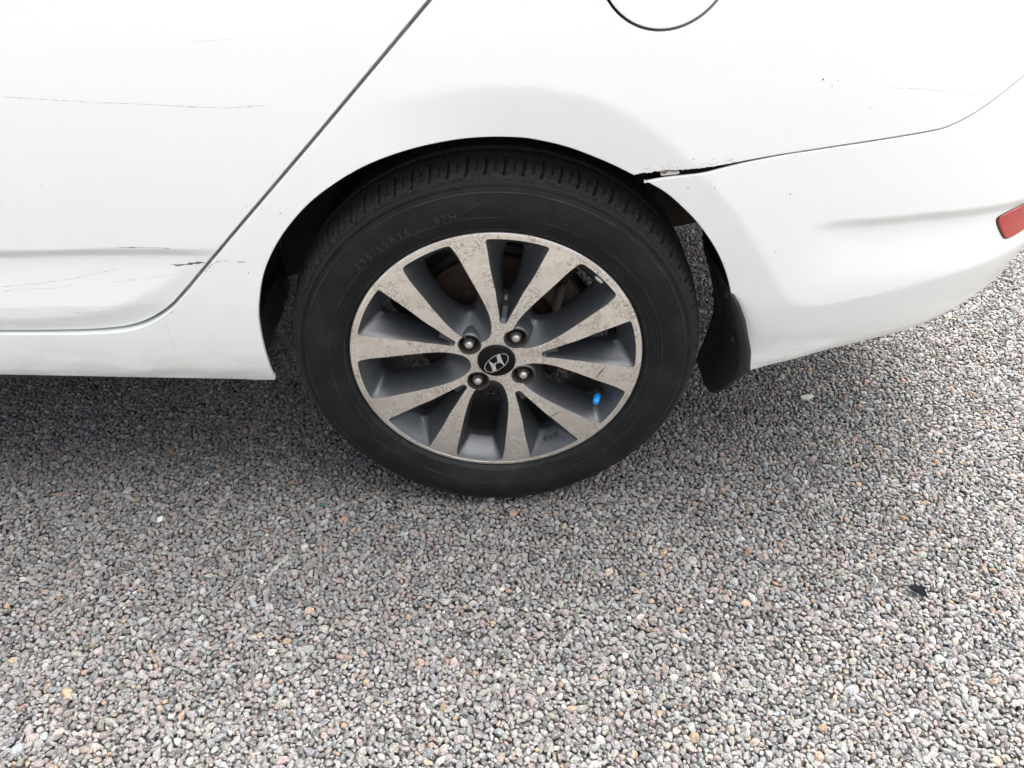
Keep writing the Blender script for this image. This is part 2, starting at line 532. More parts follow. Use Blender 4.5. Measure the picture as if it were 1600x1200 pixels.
gapL=[(0.1857,0.6008),(0.2042,0.6060),(0.2251,0.6100),(0.2548,0.6142),(0.2770,0.6202),(0.3064,0.6276),(0.3504,0.6362),(0.3873,0.6414),(0.4205,0.6460),(0.5142,0.6574),(0.5295,0.6595),(0.5423,0.6632),(0.5627,0.6731),(0.5843,0.6878),(0.6159,0.7141)]
arch=[(-0.3359,0.2715),(-0.3361,0.3068),(-0.3348,0.3549),(-0.3308,0.3930),(-0.3256,0.4176),(-0.3117,0.4626),(-0.2941,0.4973),(-0.2720,0.5302),(-0.2420,0.5638),(-0.2100,0.5913),(-0.1573,0.6237),(-0.0984,0.6438),(-0.0411,0.6539),(-0.0033,0.6558),(0.0345,0.6548),(0.0535,0.6518),(0.0919,0.6429),(0.1412,0.6230),(0.1733,0.6069)]
archB=[(0.1857,0.6008),(0.2132,0.5864),(0.2359,0.5667),(0.2596,0.5439),(0.2859,0.5105),(0.3044,0.4801),(0.3201,0.4451),(0.3386,0.3926),(0.3587,0.3341),(0.3816,0.2726)]
sill=[(-0.3359,0.2715),(-0.3643,0.2691),(-0.5559,0.2790),(-0.7417,0.2888)]
bbot=[(0.3837,0.2693),(0.4160,0.2793),(0.5102,0.3041),(0.5863,0.3162),(0.6564,0.3230),(0.7159,0.3345)]
fuel=[(0.1247,0.8043),(0.1364,0.7922),(0.1500,0.7828),(0.1647,0.7769),(0.1819,0.7741),(0.2023,0.7768),(0.2207,0.7850),(0.2321,0.7943),(0.2416,0.8040)]
reflector=[(0.6801,0.5137),(0.6868,0.5199),(0.7256,0.5217),(0.7407,0.4826),(0.7301,0.4734),(0.7131,0.4827)]
spots=[(0.3720,0.7229),(0.3838,0.7157),(0.3890,0.7212),(0.4347,0.6904),(0.3658,0.5858),(0.2392,0.5939),(0.2713,0.5945),(0.3664,0.5029),(0.4867,0.3408),(0.4914,0.3461),(0.4130,0.3332),(-0.5479,0.6021),(-0.3055,0.5720),(-0.2661,0.5630),(-0.3257,0.4756),(0.3057,0.4818),(0.5836,0.3333)]
low=[(0.3837,0.2723),(0.4160,0.2823),(0.5102,0.3071),(0.5863,0.3192),(0.6564,0.3260),(0.7159,0.3375),(0.7600,0.3520),(0.9500,0.3620),(2.0000,0.3720)]
SCR=[[(-0.3280,0.7638),(-0.3034,0.7653),(-0.2775,0.7669)],
 [(-0.2415,0.7629),(-0.2339,0.7626)],
 [(-0.5540,0.7073),(-0.5120,0.7044),(-0.4485,0.7006),(-0.3913,0.6983),(-0.3414,0.6952),(-0.3054,0.6937),(-0.2833,0.6950),(-0.2575,0.6967)],
 [(-0.4867,0.5148),(-0.4710,0.5152),(-0.4342,0.5150),(-0.4207,0.5135),(-0.4144,0.5124)],
 [(-0.6636,0.4531),(-0.6104,0.4583),(-0.5563,0.4668),(-0.4971,0.4799)],
 [(-0.6670,0.4448),(-0.6343,0.4515),(-0.6047,0.4504),(-0.5830,0.4513),(-0.5685,0.4562),(-0.5596,0.4571)],
 [(-0.5161,0.4598),(-0.4809,0.4635),(-0.4543,0.4672),(-0.4237,0.4708)],
 [(-0.4280,0.4861),(-0.4173,0.4848),(-0.4066,0.4865),(-0.3891,0.4890),(-0.3796,0.4897)],
 [(-0.3645,0.4919),(-0.3546,0.4948),(-0.3482,0.4937)],
 [(-0.3386,0.4922),(-0.3235,0.4926)],
 [(-0.3852,0.4740),(-0.3714,0.4880),(-0.3604,0.4948)],
 [(-0.4629,0.3949),(-0.4602,0.3749),(-0.4616,0.3531),(-0.4623,0.3304)],
 [(-0.4501,0.4073),(-0.4419,0.4140)],
 [(0.4508,0.7121),(0.4891,0.7093),(0.5213,0.7049),(0.5468,0.6998),(0.5715,0.6987),(0.5960,0.7003)],
 [(0.5919,0.4546),(0.5940,0.4594)],
 [(-0.5920,0.4147),(-0.5671,0.4111),(-0.5401,0.4131),(-0.5302,0.4163)]]
for _k,_v in (('crease',crease),('scallop',scallop),('flare',flare),('bcrease',bcrease)): CUR[_k]=np.array(_v)
CUR['door']=np.vstack([np.array(door[0])+(.14,.1405),door,[[-2.2,door[-1][1]]]]);CUR['low']=np.array(low)

# ------------------------------------------------------------------ ground and gravel
gme = mesh('ground', [(-300, -300, -.013), (300, -300, -.013), (300, 300, -.013), (-300, 300, -.013)], [(0, 1, 2, 3)], False)
ground = link('ground', gme, GROUND)
ground['kind'] = 'structure'

def stone_mesh(k):
    import bmesh
    r = np.random.default_rng(100 + k)
    bm = bmesh.new()
    bmesh.ops.create_icosphere(bm, subdivisions=3, radius=1.0)
    V = np.array([v.co[:] for v in bm.verts])
    for _ in range(r.integers(7, 12)):                    # chip flat faces off the pebble
        d = r.normal(size=3)
        d /= np.linalg.norm(d)
        h = r.uniform(.55, .88)
        e = V @ d - h
        V = V - np.where(e > 0, e * .93, 0)[:, None] * d
    for _ in range(7):                                    # gentle lumps
        d = r.normal(size=3) * r.uniform(1.2, 3.4)
        V = V * (1 + .035 * np.sin(V @ d + r.uniform(0, 6.28)))[:, None]
    ax = np.array([r.uniform(1.0, 1.32), r.uniform(.82, 1.02), r.uniform(.62, .86)])
    V = V * ax
    for v, c in zip(bm.verts, V):
        v.co = c
    me = bpy.data.meshes.new('stone_shape')
    bm.to_mesh(me)
    bm.free()
    me.polygons.foreach_set('use_smooth', np.full(len(me.polygons), True))
    me.materials.append(STONE)
    return me

shapes = bpy.data.collections.new('stone_shapes')         # sources for the instancer, not linked to the scene
for k in range(14):
    shapes.objects.link(bpy.data.objects.new('stone_shape', stone_mesh(k)))

def pack(size, n_try, rmin, rmax, mu, sg, gap, seed):
    """dense random packing of discs on a periodic square tile, large ones first"""
    r0 = np.random.default_rng(seed)
    R = np.sort(np.clip(np.exp(r0.normal(mu, sg, n_try)), rmin, rmax))[::-1]
    XY = r0.uniform(0, size, (n_try, 2))
    cell = size / int(size / (2 * rmax))
    nc = int(round(size / cell))
    grid = {}
    out = []
    for (x, y), r in zip(XY.tolist(), R.tolist()):
        i, j = int(x / cell), int(y / cell)
        ok = True
        for di in (-1, 0, 1):
            for dj in (-1, 0, 1):
                for (px, py, pr) in grid.get(((i + di) % nc, (j + dj) % nc), ()):
                    dx = abs(px - x)
                    dy = abs(py - y)
                    if dx > size / 2: dx = size - dx
                    if dy > size / 2: dy = size - dy
                    m = (pr + r) * gap
                    if dx * dx + dy * dy < m * m:
                        ok = False
                        break
                if not ok: break
            if not ok: break
        if ok:
            grid.setdefault((i % nc, j % nc), []).append((x, y, r))
            out.append((x, y, r))
    return np.array(out)

T = .7
layers = [(pack(T, 120000, .0012, .0074, math.log(.0026), .34, .85, 1), 0.0),
          (pack(T, 30000, .0022, .0060, math.log(.0032), .22, .92, 2), -.0046)]

pal = [  # share, colour, spread
    (.40, (.262, .258, .252), .17), (.16, (.200, .212, .218), .22), (.20, (.236, .210, .207), .20),
    (.05, (.38, .375, .36), .14), (.022, (.33, .235, .165), .16), (.045, (.290, .235, .212), .18),
    (.10, (.115, .117, .121), .28), (.045, (.295, .280, .245), .16)]
X0, X1, Y0, Y1 = -1.55, 2.15, -1.0, 2.0
pts, scl, tone = [], [], []
for L, dz in layers:
    for ti in range(int((X1 - X0) / T) + 1):
        for tj in range(int((Y1 - Y0) / T) + 1):
            q = L.copy()
            q[:, 0] += X0 + ti * T
            q[:, 1] += Y0 + tj * T
            q = q[(q[:, 0] < X1) & (q[:, 1] < Y1)]
            n = len(q)
            und = .0014 * np.sin(q[:, 0] * 19 + 2 * np.sin(q[:, 1] * 11)) + .0016 * np.sin(q[:, 1] * 27 + 1.7 * np.sin(q[:, 0] * 14) + 1)
            z = -q[:, 2] * .72 + dz + und * .6 + rng.normal(0, .0008, n)
            # pressed down where the tyre stands
            foot = np.exp(-(((q[:, 0]) / .10) ** 4 + ((q[:, 1] - .09) / .10) ** 4))
            z -= foot * .005
            pts.append(np.c_[q[:, 0], q[:, 1], z])
            s = q[:, 2:3] * 1.10 * np.array([1, 1, 1]) * rng.uniform(.9, 1.12, (n, 3))
            scl.append(s)
pts = np.concatenate(pts)
scl = np.concatenate(scl)
N = len(pts)
cls = rng.choice(len(pal), N, p=np.array([p[0] for p in pal]) / sum(p[0] for p in pal))
tone = np.array([p[1] for p in pal])[cls] * np.exp(rng.normal(0, 1, (N, 1)) * np.array([p[2] for p in pal])[cls][:, None])
tone = np.clip(.93 * tone * rng.normal(1, .03, (N, 3)), .02, .7)
rot = np.c_[rng.normal(0, .45, N), rng.normal(0, .45, N), rng.uniform(0, 6.283, N)]
me = bpy.data.meshes.new('gravel')
me.vertices.add(N)
me.vertices.foreach_set('co', pts.ravel())
for nm, typ, key, dat in (('rot', 'FLOAT_VECTOR', 'vector', rot), ('scl', 'FLOAT_VECTOR', 'vector', scl)):
    me.attributes.new(nm, typ, 'POINT').data.foreach_set(key, dat.ravel())
me.attributes.new('tone', 'FLOAT_COLOR', 'POINT').data.foreach_set('color', np.c_[tone, np.ones(N)].ravel())
me.attributes.new('kind', 'INT', 'POINT').data.foreach_set('value', rng.integers(0, 14, N).astype(np.int32))
gravel = bpy.data.objects.new('gravel', me)
gravel['kind'] = 'stuff'
COL.objects.link(gravel)
gn = bpy.data.node_groups.new('gravel_instancer', 'GeometryNodeTree')
gn.interface.new_socket('Geometry', in_out='INPUT', socket_type='NodeSocketGeometry')
gn.interface.new_socket('Geometry', in_out='OUTPUT', socket_type='NodeSocketGeometry')
gi, go = gn.nodes.new('NodeGroupInput'), gn.nodes.new('NodeGroupOutput')
iop = gn.nodes.new('GeometryNodeInstanceOnPoints')
ci = gn.nodes.new('GeometryNodeCollectionInfo')
ci.inputs['Collection'].default_value = shapes
ci.inputs['Separate Children'].default_value = True
ci.inputs['Reset Children'].default_value = True
iop.inputs['Pick Instance'].default_value = True
def attr(nm, typ):
    a = gn.nodes.new('GeometryNodeInputNamedAttribute')
    a.data_type = typ
    a.inputs['Name'].default_value = nm
    return a.outputs['Attribute']
e2r = gn.nodes.new('FunctionNodeEulerToRotation')
m2p = gn.nodes.new('GeometryNodeMeshToPoints')
gn.links.new(gi.outputs[0], m2p.inputs['Mesh'])
gn.links.new(m2p.outputs[0], iop.inputs['Points'])
gn.links.new(ci.outputs[0], iop.inputs['Instance'])
gn.links.new(attr('kind', 'INT'), iop.inputs['Instance Index'])
gn.links.new(attr('rot', 'FLOAT_VECTOR'), e2r.inputs[0])
gn.links.new(e2r.outputs[0], iop.inputs['Rotation'])
gn.links.new(attr('scl', 'FLOAT_VECTOR'), iop.inputs['Scale'])
gn.links.new(iop.outputs[0], go.inputs[0])
gravel.modifiers.new('stones', 'NODES').node_group = gn

# ------------------------------------------------------------------ the car
car = thing('parked_car', 'white sedan with scratched door and gaping bumper seam, parked on grey gravel', 'car')

def panel(name, outer, mat, holes=(), r=.0016, deep=.016, fine=.0032, parent=car, region=(-.80, .86, .22, .84), back0=0.0, shallow=None):
    """sheet-metal panel cut to an outline in (u, z), laid on the body surface, its edge rolled in"""
    rings2d = []
    for k, P in enumerate([outer] + list(holes)):
        P = resample(P, .004)
        if (area(P) < 0) == (k == 0):
            P = P[::-1]                                   # outline counter-clockwise, holes clockwise
        T_ = np.roll(P, -1, 0) - np.roll(P, 1, 0)
        T_ /= np.maximum(1e-9, np.linalg.norm(T_, axis=1))[:, None]
        Nn = np.stack([T_[:, 1], -T_[:, 0]], -1)          # points out of the sheet
        rings2d.append((P, Nn))
    u0, u1 = min(P[:, 0].min() for P, _ in rings2d), max(P[:, 0].max() for P, _ in rings2d)
    z0, z1 = min(P[:, 1].min() for P, _ in rings2d), max(P[:, 1].max() for P, _ in rings2d)
    gx, gz = np.meshgrid(np.arange(u0, u1, fine), np.arange(z0, z1, fine))
    gx, gz = gx.ravel(), gz.ravel()
    keep = (gx > region[0]) & (gx < region[1]) & (gz > region[2]) & (gz < region[3])
    cx, cz = np.meshgrid(np.arange(u0, u1, .03), np.arange(z0, z1, .03))
    cx, cz = cx.ravel(), cz.ravel()
    ck = ~((cx > region[0]) & (cx < region[1]) & (cz > region[2]) & (cz < region[3]))
    G = np.concatenate([np.c_[gx[keep], gz[keep]], np.c_[cx[ck], cz[ck]]])
    inn = [P - Nn * r for P, Nn in rings2d]
    ok = inside(inn[0], G[:, 0], G[:, 1])
    for h in inn[1:]:
        ok &= ~inside(h, G[:, 0], G[:, 1])
    G = G[ok]
    near = np.full(len(G), 1e9)
    for h in inn:
        near = np.minimum(near, segdist(h, G[:, 0], G[:, 1]))
    G = G[near > .0018]
    pts2, edges = [], []
    for h in inn:
        b = len(pts2)
        pts2 += h.tolist()
        edges += [(b + i, b + (i + 1) % len(h)) for i in range(len(h))]
    nb = len(pts2)
    allp = np.concatenate([np.array(pts2), G])
    res = delaunay_2d_cdt([Vector(q) for q in allp.tolist()], edges, [], 0, 1e-8)
    Q = np.array([v[:] for v in res[0]])
    TR = np.array([f for f in res[2] if len(f) == 3])
    C = Q[TR].mean(1)
    ok = inside(inn[0], C[:, 0], C[:, 1])
    for h in inn[1:]:
        ok &= ~inside(h, C[:, 0], C[:, 1])
    TR = TR[ok]
    a2 = np.cross(Q[TR[:, 1]] - Q[TR[:, 0]], Q[TR[:, 2]] - Q[TR[:, 0]])
    TR[a2 < 0] = TR[a2 < 0][:, ::-1]
    V = surf(Q[:, 0], Q[:, 1], back=back0)
    e = 4e-4
    du = surf(Q[:, 0] + e, Q[:, 1]) - surf(Q[:, 0] - e, Q[:, 1])
    dz = surf(Q[:, 0], Q[:, 1] + e) - surf(Q[:, 0], Q[:, 1] - e)
    NR = np.cross(du, dz)
    NR /= np.linalg.norm(NR, axis=1)[:, None]
    V, NR, F = V.tolist(), NR.tolist(), TR.tolist()
    for (P, Nn), h in zip(rings2d, inn):
        n = len(P)
        prev = None
        steps = [(math.pi / 2 * k / 4, 0) for k in range(5)] + [(math.pi / 2, deep)]
        Sn = []
        e = 4e-4
        a_ = surf(h[:, 0] + e, h[:, 1]) - surf(h[:, 0] - e, h[:, 1])
        b_ = surf(h[:, 0], h[:, 1] + e) - surf(h[:, 0], h[:, 1] - e)
        nn = np.cross(a_, b_)
        nn /= np.linalg.norm(nn, axis=1)[:, None]
        out3 = surf(P[:, 0], P[:, 1]) - surf(h[:, 0], h[:, 1])
        out3 -= (out3 * nn).sum(1)[:, None] * nn
        out3 /= np.maximum(1e-9, np.linalg.norm(out3, axis=1))[:, None]
        for a, dp in steps:
            q = h + Nn * (r * math.sin(a))
            if dp and shallow is not None:
                dp = np.where(segdist_open(shallow, P[:, 0], P[:, 1]) < .004, .005, dp)
            X = surf(q[:, 0], q[:, 1], back=back0 + r * (1 - math.cos(a)) + dp)
            b = len(V)
            V += X.tolist()
            NR += (nn * math.cos(a) + out3 * math.sin(a)).tolist()
            if prev is not None:
                for i in range(n):
                    j = (i + 1) % n
                    F.append((prev + i, b + i, b + j, prev + j))
            prev = b
    me = bpy.data.meshes.new(name)
    me.from_pydata(V, [], F)
    me.polygons.foreach_set('use_smooth', np.full(len(me.polygons), True))
    me.update()
    me.normals_split_custom_set_from_vertices(NR)
    return link(name, me, mat, parent)

def along(C, off):
    C = np.asarray(C, float)
    T_ = np.gradient(C, axis=0)
    T_ /= np.linalg.norm(T_, axis=1)[:, None]
    return C + np.stack([T_[:, 1], -T_[:, 0]], -1) * off   # right-hand side positive

TOPZ = .945
D = chaikin(door, 2, False)
D = np.vstack([[D[0] + (.1405 * .995, .1405)], D, [[-1.05, D[-1, 1]]]])   # from the belt line down and forward
D[0] = (door[0][0] + (TOPZ - door[0][1]) * .985, TOPZ)
dq = along(D, -.0019)      # quarter side
dd = along(D, .0019)       # door side
if dq[len(dq) // 2, 0] < dd[len(dd) // 2, 0]:
    dq, dd = dd, dq
GU = resample(np.vstack([chaikin(gapU, 1, False)]), .0016)
GU = GU[:np.argmax(GU[:, 0]) + 1]
GL = chaikin(gapL, 1, False)
_w = ss((.315 - GU[:, 0]) / .10)
GU[:, 1] += _w * (.0012 + .0011 * np.convolve(np.random.default_rng(9).uniform(-1, 1, len(GU)), [.5, .5], 'same') * (GU[:, 0] < .29))
_w = ss((.315 - GL[:, 0]) / .10)
GL[:, 1] -= _w * .0016
AR = chaikin(arch, 2, False)
AB = chaikin(archB, 2, False)
SL = np.vstack([np.array(sill)[1:], [(-1.05, .300), (-2.06, .305)]])
fc = np.array([.18323, .84611])
ring = lambda rr: [(fc[0] + rr * math.cos(a), fc[1] + rr * math.sin(a)) for a in np.linspace(0, 2 * math.pi, 120, endpoint=False)]
quarter_poly = np.vstack([dq, [(-2.06, dq[-1, 1])], SL[::-1], AR[0:1], AR[1:], GU, [(.648, .742), (.656, .79), (.650, TOPZ)]])
panel('quarter_panel', quarter_poly, PAINT, holes=[ring(.0732)], shallow=AR)
panel('fuel_flap', ring(.0702), PAINT)
door_poly = np.vstack([dd, [(-1.05, TOPZ)]])
panel('rear_door', door_poly, PAINT)['label'] = 'scratched white rear door'
panel('front_door', [(-1.056, TOPZ), (-1.056, .3711), (-2.05, .3711), (-2.05, TOPZ)], PAINT)
BB = np.vstack([np.array(bbot), [(.76, .352), (.95, .362), (UMAX, .372)]])
bumper_poly = np.vstack([GL, [(.650, .738), (.70, .7465), (UMAX, .748)], BB[::-1], AB[::-1][1:]])
panel('rear_bumper', bumper_poly, PAINT, deep=.0025, region=(-.80, 1.10, .22, .84))
panel('tail_light', [(.652, .747), (.70, .752), (1.02, .752), (1.02, .93), (.66, .93)], RED)
panel('boot_lid', [(1.026, .752), (UMAX, .752), (UMAX, 1.0), (1.026, 1.0)], PAINT)

# red corner reflector let into the bumper
rp = chaikin([(.6766, .5166), (.6826, .5231), (.735, .5335), (.79, .5400), (.798, .530), (.790, .492), (.735, .4805), (.7150, .4795), (.7052, .4850)], 2)
refl = panel('corner_reflector', rp, RED, r=.0025, deep=.006, fine=.004)
refl.data.transform(Matrix.Translation((.0012, -.0022, 0)))
rimrp = rp.mean(0) + (rp - rp.mean(0)) * 1.045
panel('reflector_seal', rimrp, BLACK, r=.001, deep=.004, fine=.006).data.transform(Matrix.Translation((.0004, -.0008, 0)))

# torn plastic showing in the gap above the wheel
tear = panel('torn_bumper_tab', chaikin([(.2045, .6065), (.2055, .6105), (.2075, .6085), (.2110, .6098), (.2120, .6122), (.2165, .6130), (.2215, .6118), (.2245, .6142), (.2275, .6118), (.2250, .6098), (.2150, .6082)], 1), WEIGHT, r=.0006, deep=.008, fine=.003)
tear.data.transform(Matrix.Translation((0, .0035, 0)))

# scratches and stone chips: thin bare streaks lying on the paint
def streak(line, wd, seed):
    r0 = np.random.default_rng(seed)
    P = np.asarray(line)
    Pf = []
    for a, b in zip(P[:-1], P[1:]):
        n = max(2, int(np.hypot(*(b - a)) / .0012))
        Pf += [a + (b - a) * i / n for i in range(n)]
    Pf = np.array(Pf + [P[-1]])
    T_ = np.gradient(Pf, axis=0)
    T_ /= np.linalg.norm(T_, axis=1)[:, None]
    Nn = np.stack([-T_[:, 1], T_[:, 0]], -1)
    n = len(Pf)
    k = np.convolve(r0.uniform(0, 1, n + 8), np.ones(5) / 5, 'same')[4:4 + n]
    half = wd * np.clip((k - .30) * 2.4, .22 if wd < .0006 else .05, 1.3) * np.clip(np.minimum(np.arange(n), np.arange(n)[::-1]) / 6.0, .05, 1)
    a, b = Pf + Nn * half[:, None], Pf - Nn * half[:, None]
    V = np.concatenate([surf(a[:, 0], a[:, 1], -.00012), surf(b[:, 0], b[:, 1], -.00012)])
    F = [(i, n + i, n + i + 1, i + 1) for i in range(n - 1)]
    return V, F
WID = [.00030, .0002, .00034, .00055, .00030, .00024, .00024, .00150, .0012, .0009, .0007, .00022, .0010, .00018, .0006, .0003]
for i, (s, wd) in enumerate(zip(SCR, WID)):
    V, F = streak(s, wd, 40 + i)
    link('scratch', mesh('scratch', V, F), SCRATCH_PALE if i in (0, 1, 2, 4, 5, 6, 11, 13, 15) else SCRATCH, car)
for i, (u, z) in enumerate(spots + [(-.4105, .4865), (-.4060, .4858), (-.3500, .4937), (-.3460, .4920), (-.3330, .4925)]):
    r0 = np.random.default_rng(i)
    rr = r0.uniform(.0005, .0010) * (1.5 if i in (0, 8) else 1)
    A = np.linspace(0, 2 * math.pi, 9, endpoint=False)
    q = np.c_[u + rr * np.cos(A) * r0.uniform(.6, 1.2, 9), z + rr * np.sin(A) * r0.uniform(.6, 1.2, 9)]
    link('paint_chip', mesh('paint_chip', surf(q[:, 0], q[:, 1], -.00014), [tuple(range(9))]), SCRATCH, car)

# ---- rubbed edge of the open seam
for i in range(44):
    r0 = np.random.default_rng(300 + i)
    t = r0.uniform(0, 1)
    u = .178 + t * .105
    z = np.interp(u, GU[:, 0], GU[:, 1]) + r0.exponential(.0028) + .0016
    L = r0.uniform(.002, .009)
    V, F = streak([(u, z), (u + L * .6, z + L * r0.uniform(-.1, .4)), (u + L, z + L * r0.uniform(0, .5))], r0.uniform(.0002, .0009), 500 + i)
    link('scuff', mesh('scuff', V, F), SCRATCH, car)

# ---- inside of the wheel arch
LR = .372
def arc_sheet(a0, a1, y0, y1, rad, n=48, thick=.004):
    V, F = [], []
    A = np.radians(np.linspace(a0, a1, n))
    ys = np.linspace(y0, y1, 7)
    wav = lambda a, y: rad + .004 * math.sin(a * 9) + .003 * math.sin(y * 90 + a * 3)
    for t in (0, thick):
        for a in A:
            for y in ys:
                rr = wav(a, y) + t
                V.append((rr * math.cos(a), y, .30 + rr * math.sin(a)))
    m = len(ys)
    for s in (0, 1):
        o = s * n * m
        for i in range(n - 1):
            for k in range(m - 1):
                q = (o + i * m + k, o + (i + 1) * m + k, o + (i + 1) * m + k + 1, o + i * m + k + 1)
                F.append(q if s == 0 else q[::-1])
    for i in range(n - 1):
        for k in (0, m - 1):
            F.append((i * m + k, (i + 1) * m + k, n * m + (i + 1) * m + k, n * m + i * m + k))
    return V, F
V, F = arc_sheet(158, 184, .006, .26, LR - .003, 20)
link('wheel_liner', mesh('wheel_liner', V, F), LINER, car)
V, F = arc_sheet(47, 160, -.016, .26, LR)
link('wheel_liner', mesh('wheel_liner', V, F), LINER, car)
tail = AB[(AB[:, 1] < .60) & (AB[:, 1] > .286)] + np.array([.0035, 0])
V, F = [], []
for t in (0, .003):
    for (x, z) in tail:
        wide = np.interp(z, [.272, .285, .300, .33], [.245, .235, .180, .168])
        for k in range(9):
            y = -.004 + wide * k / 8
            V.append((x + t - .014 * max(0, (y - .03) / .2) + .0025 * math.sin(z * 60) * (k > 0), y, z))
n_ = len(tail)
for sd_ in (0, 1):
    for i in range(n_ - 1):
        for k in range(8):
            q = (sd_ * n_ * 9 + i * 9 + k, sd_ * n_ * 9 + i * 9 + k + 1, sd_ * n_ * 9 + (i + 1) * 9 + k + 1, sd_ * n_ * 9 + (i + 1) * 9 + k)
            F.append(q if sd_ == 0 else q[::-1])
link('liner_tail', mesh('liner_tail', V, F), LINER, car)
V, F = arc_sheet(174, 183.5, .012, .20, LR - .008, 12)
link('mud_splash', mesh('mud_splash', V, F), MUDDY, car)
# wall of the well inboard of the tyre, open low down
Vw = [(0, .262, .42)]
A = np.radians(np.linspace(15, 182, 40))
Vw = [((LR + .003) * math.cos(a), .262, .30 + (LR + .003) * math.sin(a)) for a in A] + [(.24 * math.cos(a), .262, .345 + .10 * math.sin(a)) for a in A]
Fw = [(i, i + 1, 41 + i, 40 + i) for i in range(39)]
link('inner_wing', mesh('inner_wing', Vw, Fw), MUDDY, car)

# ---- mud flap behind the tyre
fz = np.linspace(0, 1, 34)
def flap_pt(s, v):
    """s runs down the flap, v from the outer edge inward"""
    y = -.0262 + .160 * v
    zb = np.interp(y, [-.0262, -.020, -.010, .004, .020, .038, .055, .075, .156], [.302, .288, .270, .247, .222, .205, .198, .196, .200])
    zt = np.interp(y, [-.0262, -.022, -.014, 0, .156], [.392, .418, .430, .433, .425])
    z = zt + (zb - zt) * s
    x = np.interp(z, [.19, .25, .30, .336, .394, .435], [.347, .357, .3625, .3565, .3365, .322]) - .008 * v
    roll = max(0, 1 - v / .10)
    return (x + .0085 * roll ** 1.6, y + .004 * roll ** 2, z)
V, F = [], []
nv = 40
for t in (0, .005):
    for s in fz:
        for k in range(nv):
            v = (k / (nv - 1)) ** 1.5
            p = flap_pt(s, v)
            groove = .0022 if .17 < v < .70 and .06 < s < .93 else 0      # pressed-in field inside a raised border
            V.append((p[0] + t + groove, p[1], p[2]))
m = nv
n = len(fz)
for sd_ in (0, 1):
    o = sd_ * n * m
    for i in range(n - 1):
        for k in range(m - 1):
            q = (o + i * m + k, o + i * m + k + 1, o + (i + 1) * m + k + 1, o + (i + 1) * m + k)
            F.append(q if sd_ == 0 else q[::-1])
for i in range(n - 1):
    for k in (0, m - 1):
        q = (i * m + k, (i + 1) * m + k, n * m + (i + 1) * m + k, n * m + i * m + k)
        F.append(q)
for k in range(m - 1):
    for i in (0, n - 1):
        F.append((i * m + k, n * m + i * m + k, n * m + i * m + k + 1, i * m + k + 1))
flap = link('mud_flap', mesh('mud_flap', V, F), BLACK, car)
for s, v in ((.10, .22), (.50, .29)):
    p = flap_pt(s, v)
    V, F = lathe([(.0001, -.0022), (.004, -.0018), (.0065, 0)], 14)
    Mx = Matrix.Translation(Vector(p) + Vector((-.0005, 0, 0))) @ Matrix.Rotation(math.radians(-90), 4, 'Z')
    link('rivet', mesh('rivet', [Mx @ Vector(q) for q in V], F), RUST, flap)

# ---- underside and what shows past the tyre
link('sill_return', box(-2.06, -.376, .0, .06, .272, .30, .006), BLACK, car)
link('floor_pan', box(-3.2, -.45, .05, 1.62, .235, .27, .01), BLACK, car)
link('boot_floor', box(.42, .93, .18, 1.5, .385, .42, .01), BLACK, car)
link('rear_crossmember', box(-.2, .80, .44, .52, .309, .385, .008), RUST, car)
V, F = tube([(-.16, .20, .27), (-.10, .30, .29), (-.08, .8, .30), (-.10, 1.36, .29), (-.16, 1.46, .27)], .032, 14)
link('axle_beam', mesh('axle_beam', V, F), BLACK, car)
V, F = tube([(.02, .25, .62), (.03, .22, .30)], .024, 14)
link('damper', mesh('damper', V, F), BLACK, car)
V, F = tube([(.35, .62, .30), (.9, .62, .33)], .09, 18)
link('silencer', mesh('silencer', V, F), RUST, car)

# ---- backing behind the panel gaps, and body above the panels
ia = [(-(.368 + .018 * (math.cos(a) > 0)) * math.cos(a), .30 + (.368 + .018 * (math.cos(a) > 0)) * math.sin(a)) for a in np.radians(np.linspace(0, 180, 50))]
left = [p for p in ia if p[0] < .02]
panel('gap_backing', [(-2.04, .925), (-2.04, .315)] + left + [(.02, .925)], PAINT, fine=.02, back0=.021, deep=.05)
right = [p for p in ia if p[0] > .02]
panel('gap_backing', [(.024, .925)] + right + [(.90, .40), (1.0, .74), (1.0, .925)], BLACK, fine=.02, back0=.019, deep=.05)  # black sheet added to paint the shade inside the open bumper seam

# side glass, roof and lids (above the picture, they give the shade its shape)
def sheet(name, rows, mat):
    R_ = np.array(rows, float)
    n, m = R_.shape[:2]
    F = [(i * m + k, i * m + k + 1, (i + 1) * m + k + 1, (i + 1) * m + k) for i in range(n - 1) for k in range(m - 1)]
    return link(name, mesh(name, R_.reshape(-1, 3), F), mat, car)
YC = .83
xs = np.linspace(-1.75, .40, 12)
def roofline(x):
    return np.interp(x, [-1.75, -1.2, -.7, -.2, .15, .40], [1.30, 1.42, 1.455, 1.44, 1.39, 1.31])
sheet('roof', [[(x, YC + (.60) * c, roofline(x) - .05 * abs(c) ** 3) for c in np.linspace(-1, 1, 13)] for x in xs], PAINT)
for sgn in (-1, 1):
    sheet('side_window', [[(np.interp(x, [-1.75, .40], [-2.35, .66]), YC + sgn * .815, .945) for x in xs],
                          [(x, YC + sgn * .605, roofline(x) - .055) for x in xs]], GLASS)
sheet('rear_window', [[(.40, YC + .60 * c, 1.305 - .05 * abs(c) ** 3) for c in np.linspace(-1, 1, 9)], [(.70, YC + .70 * c, 1.04) for c in np.linspace(-1, 1, 9)]], GLASS)
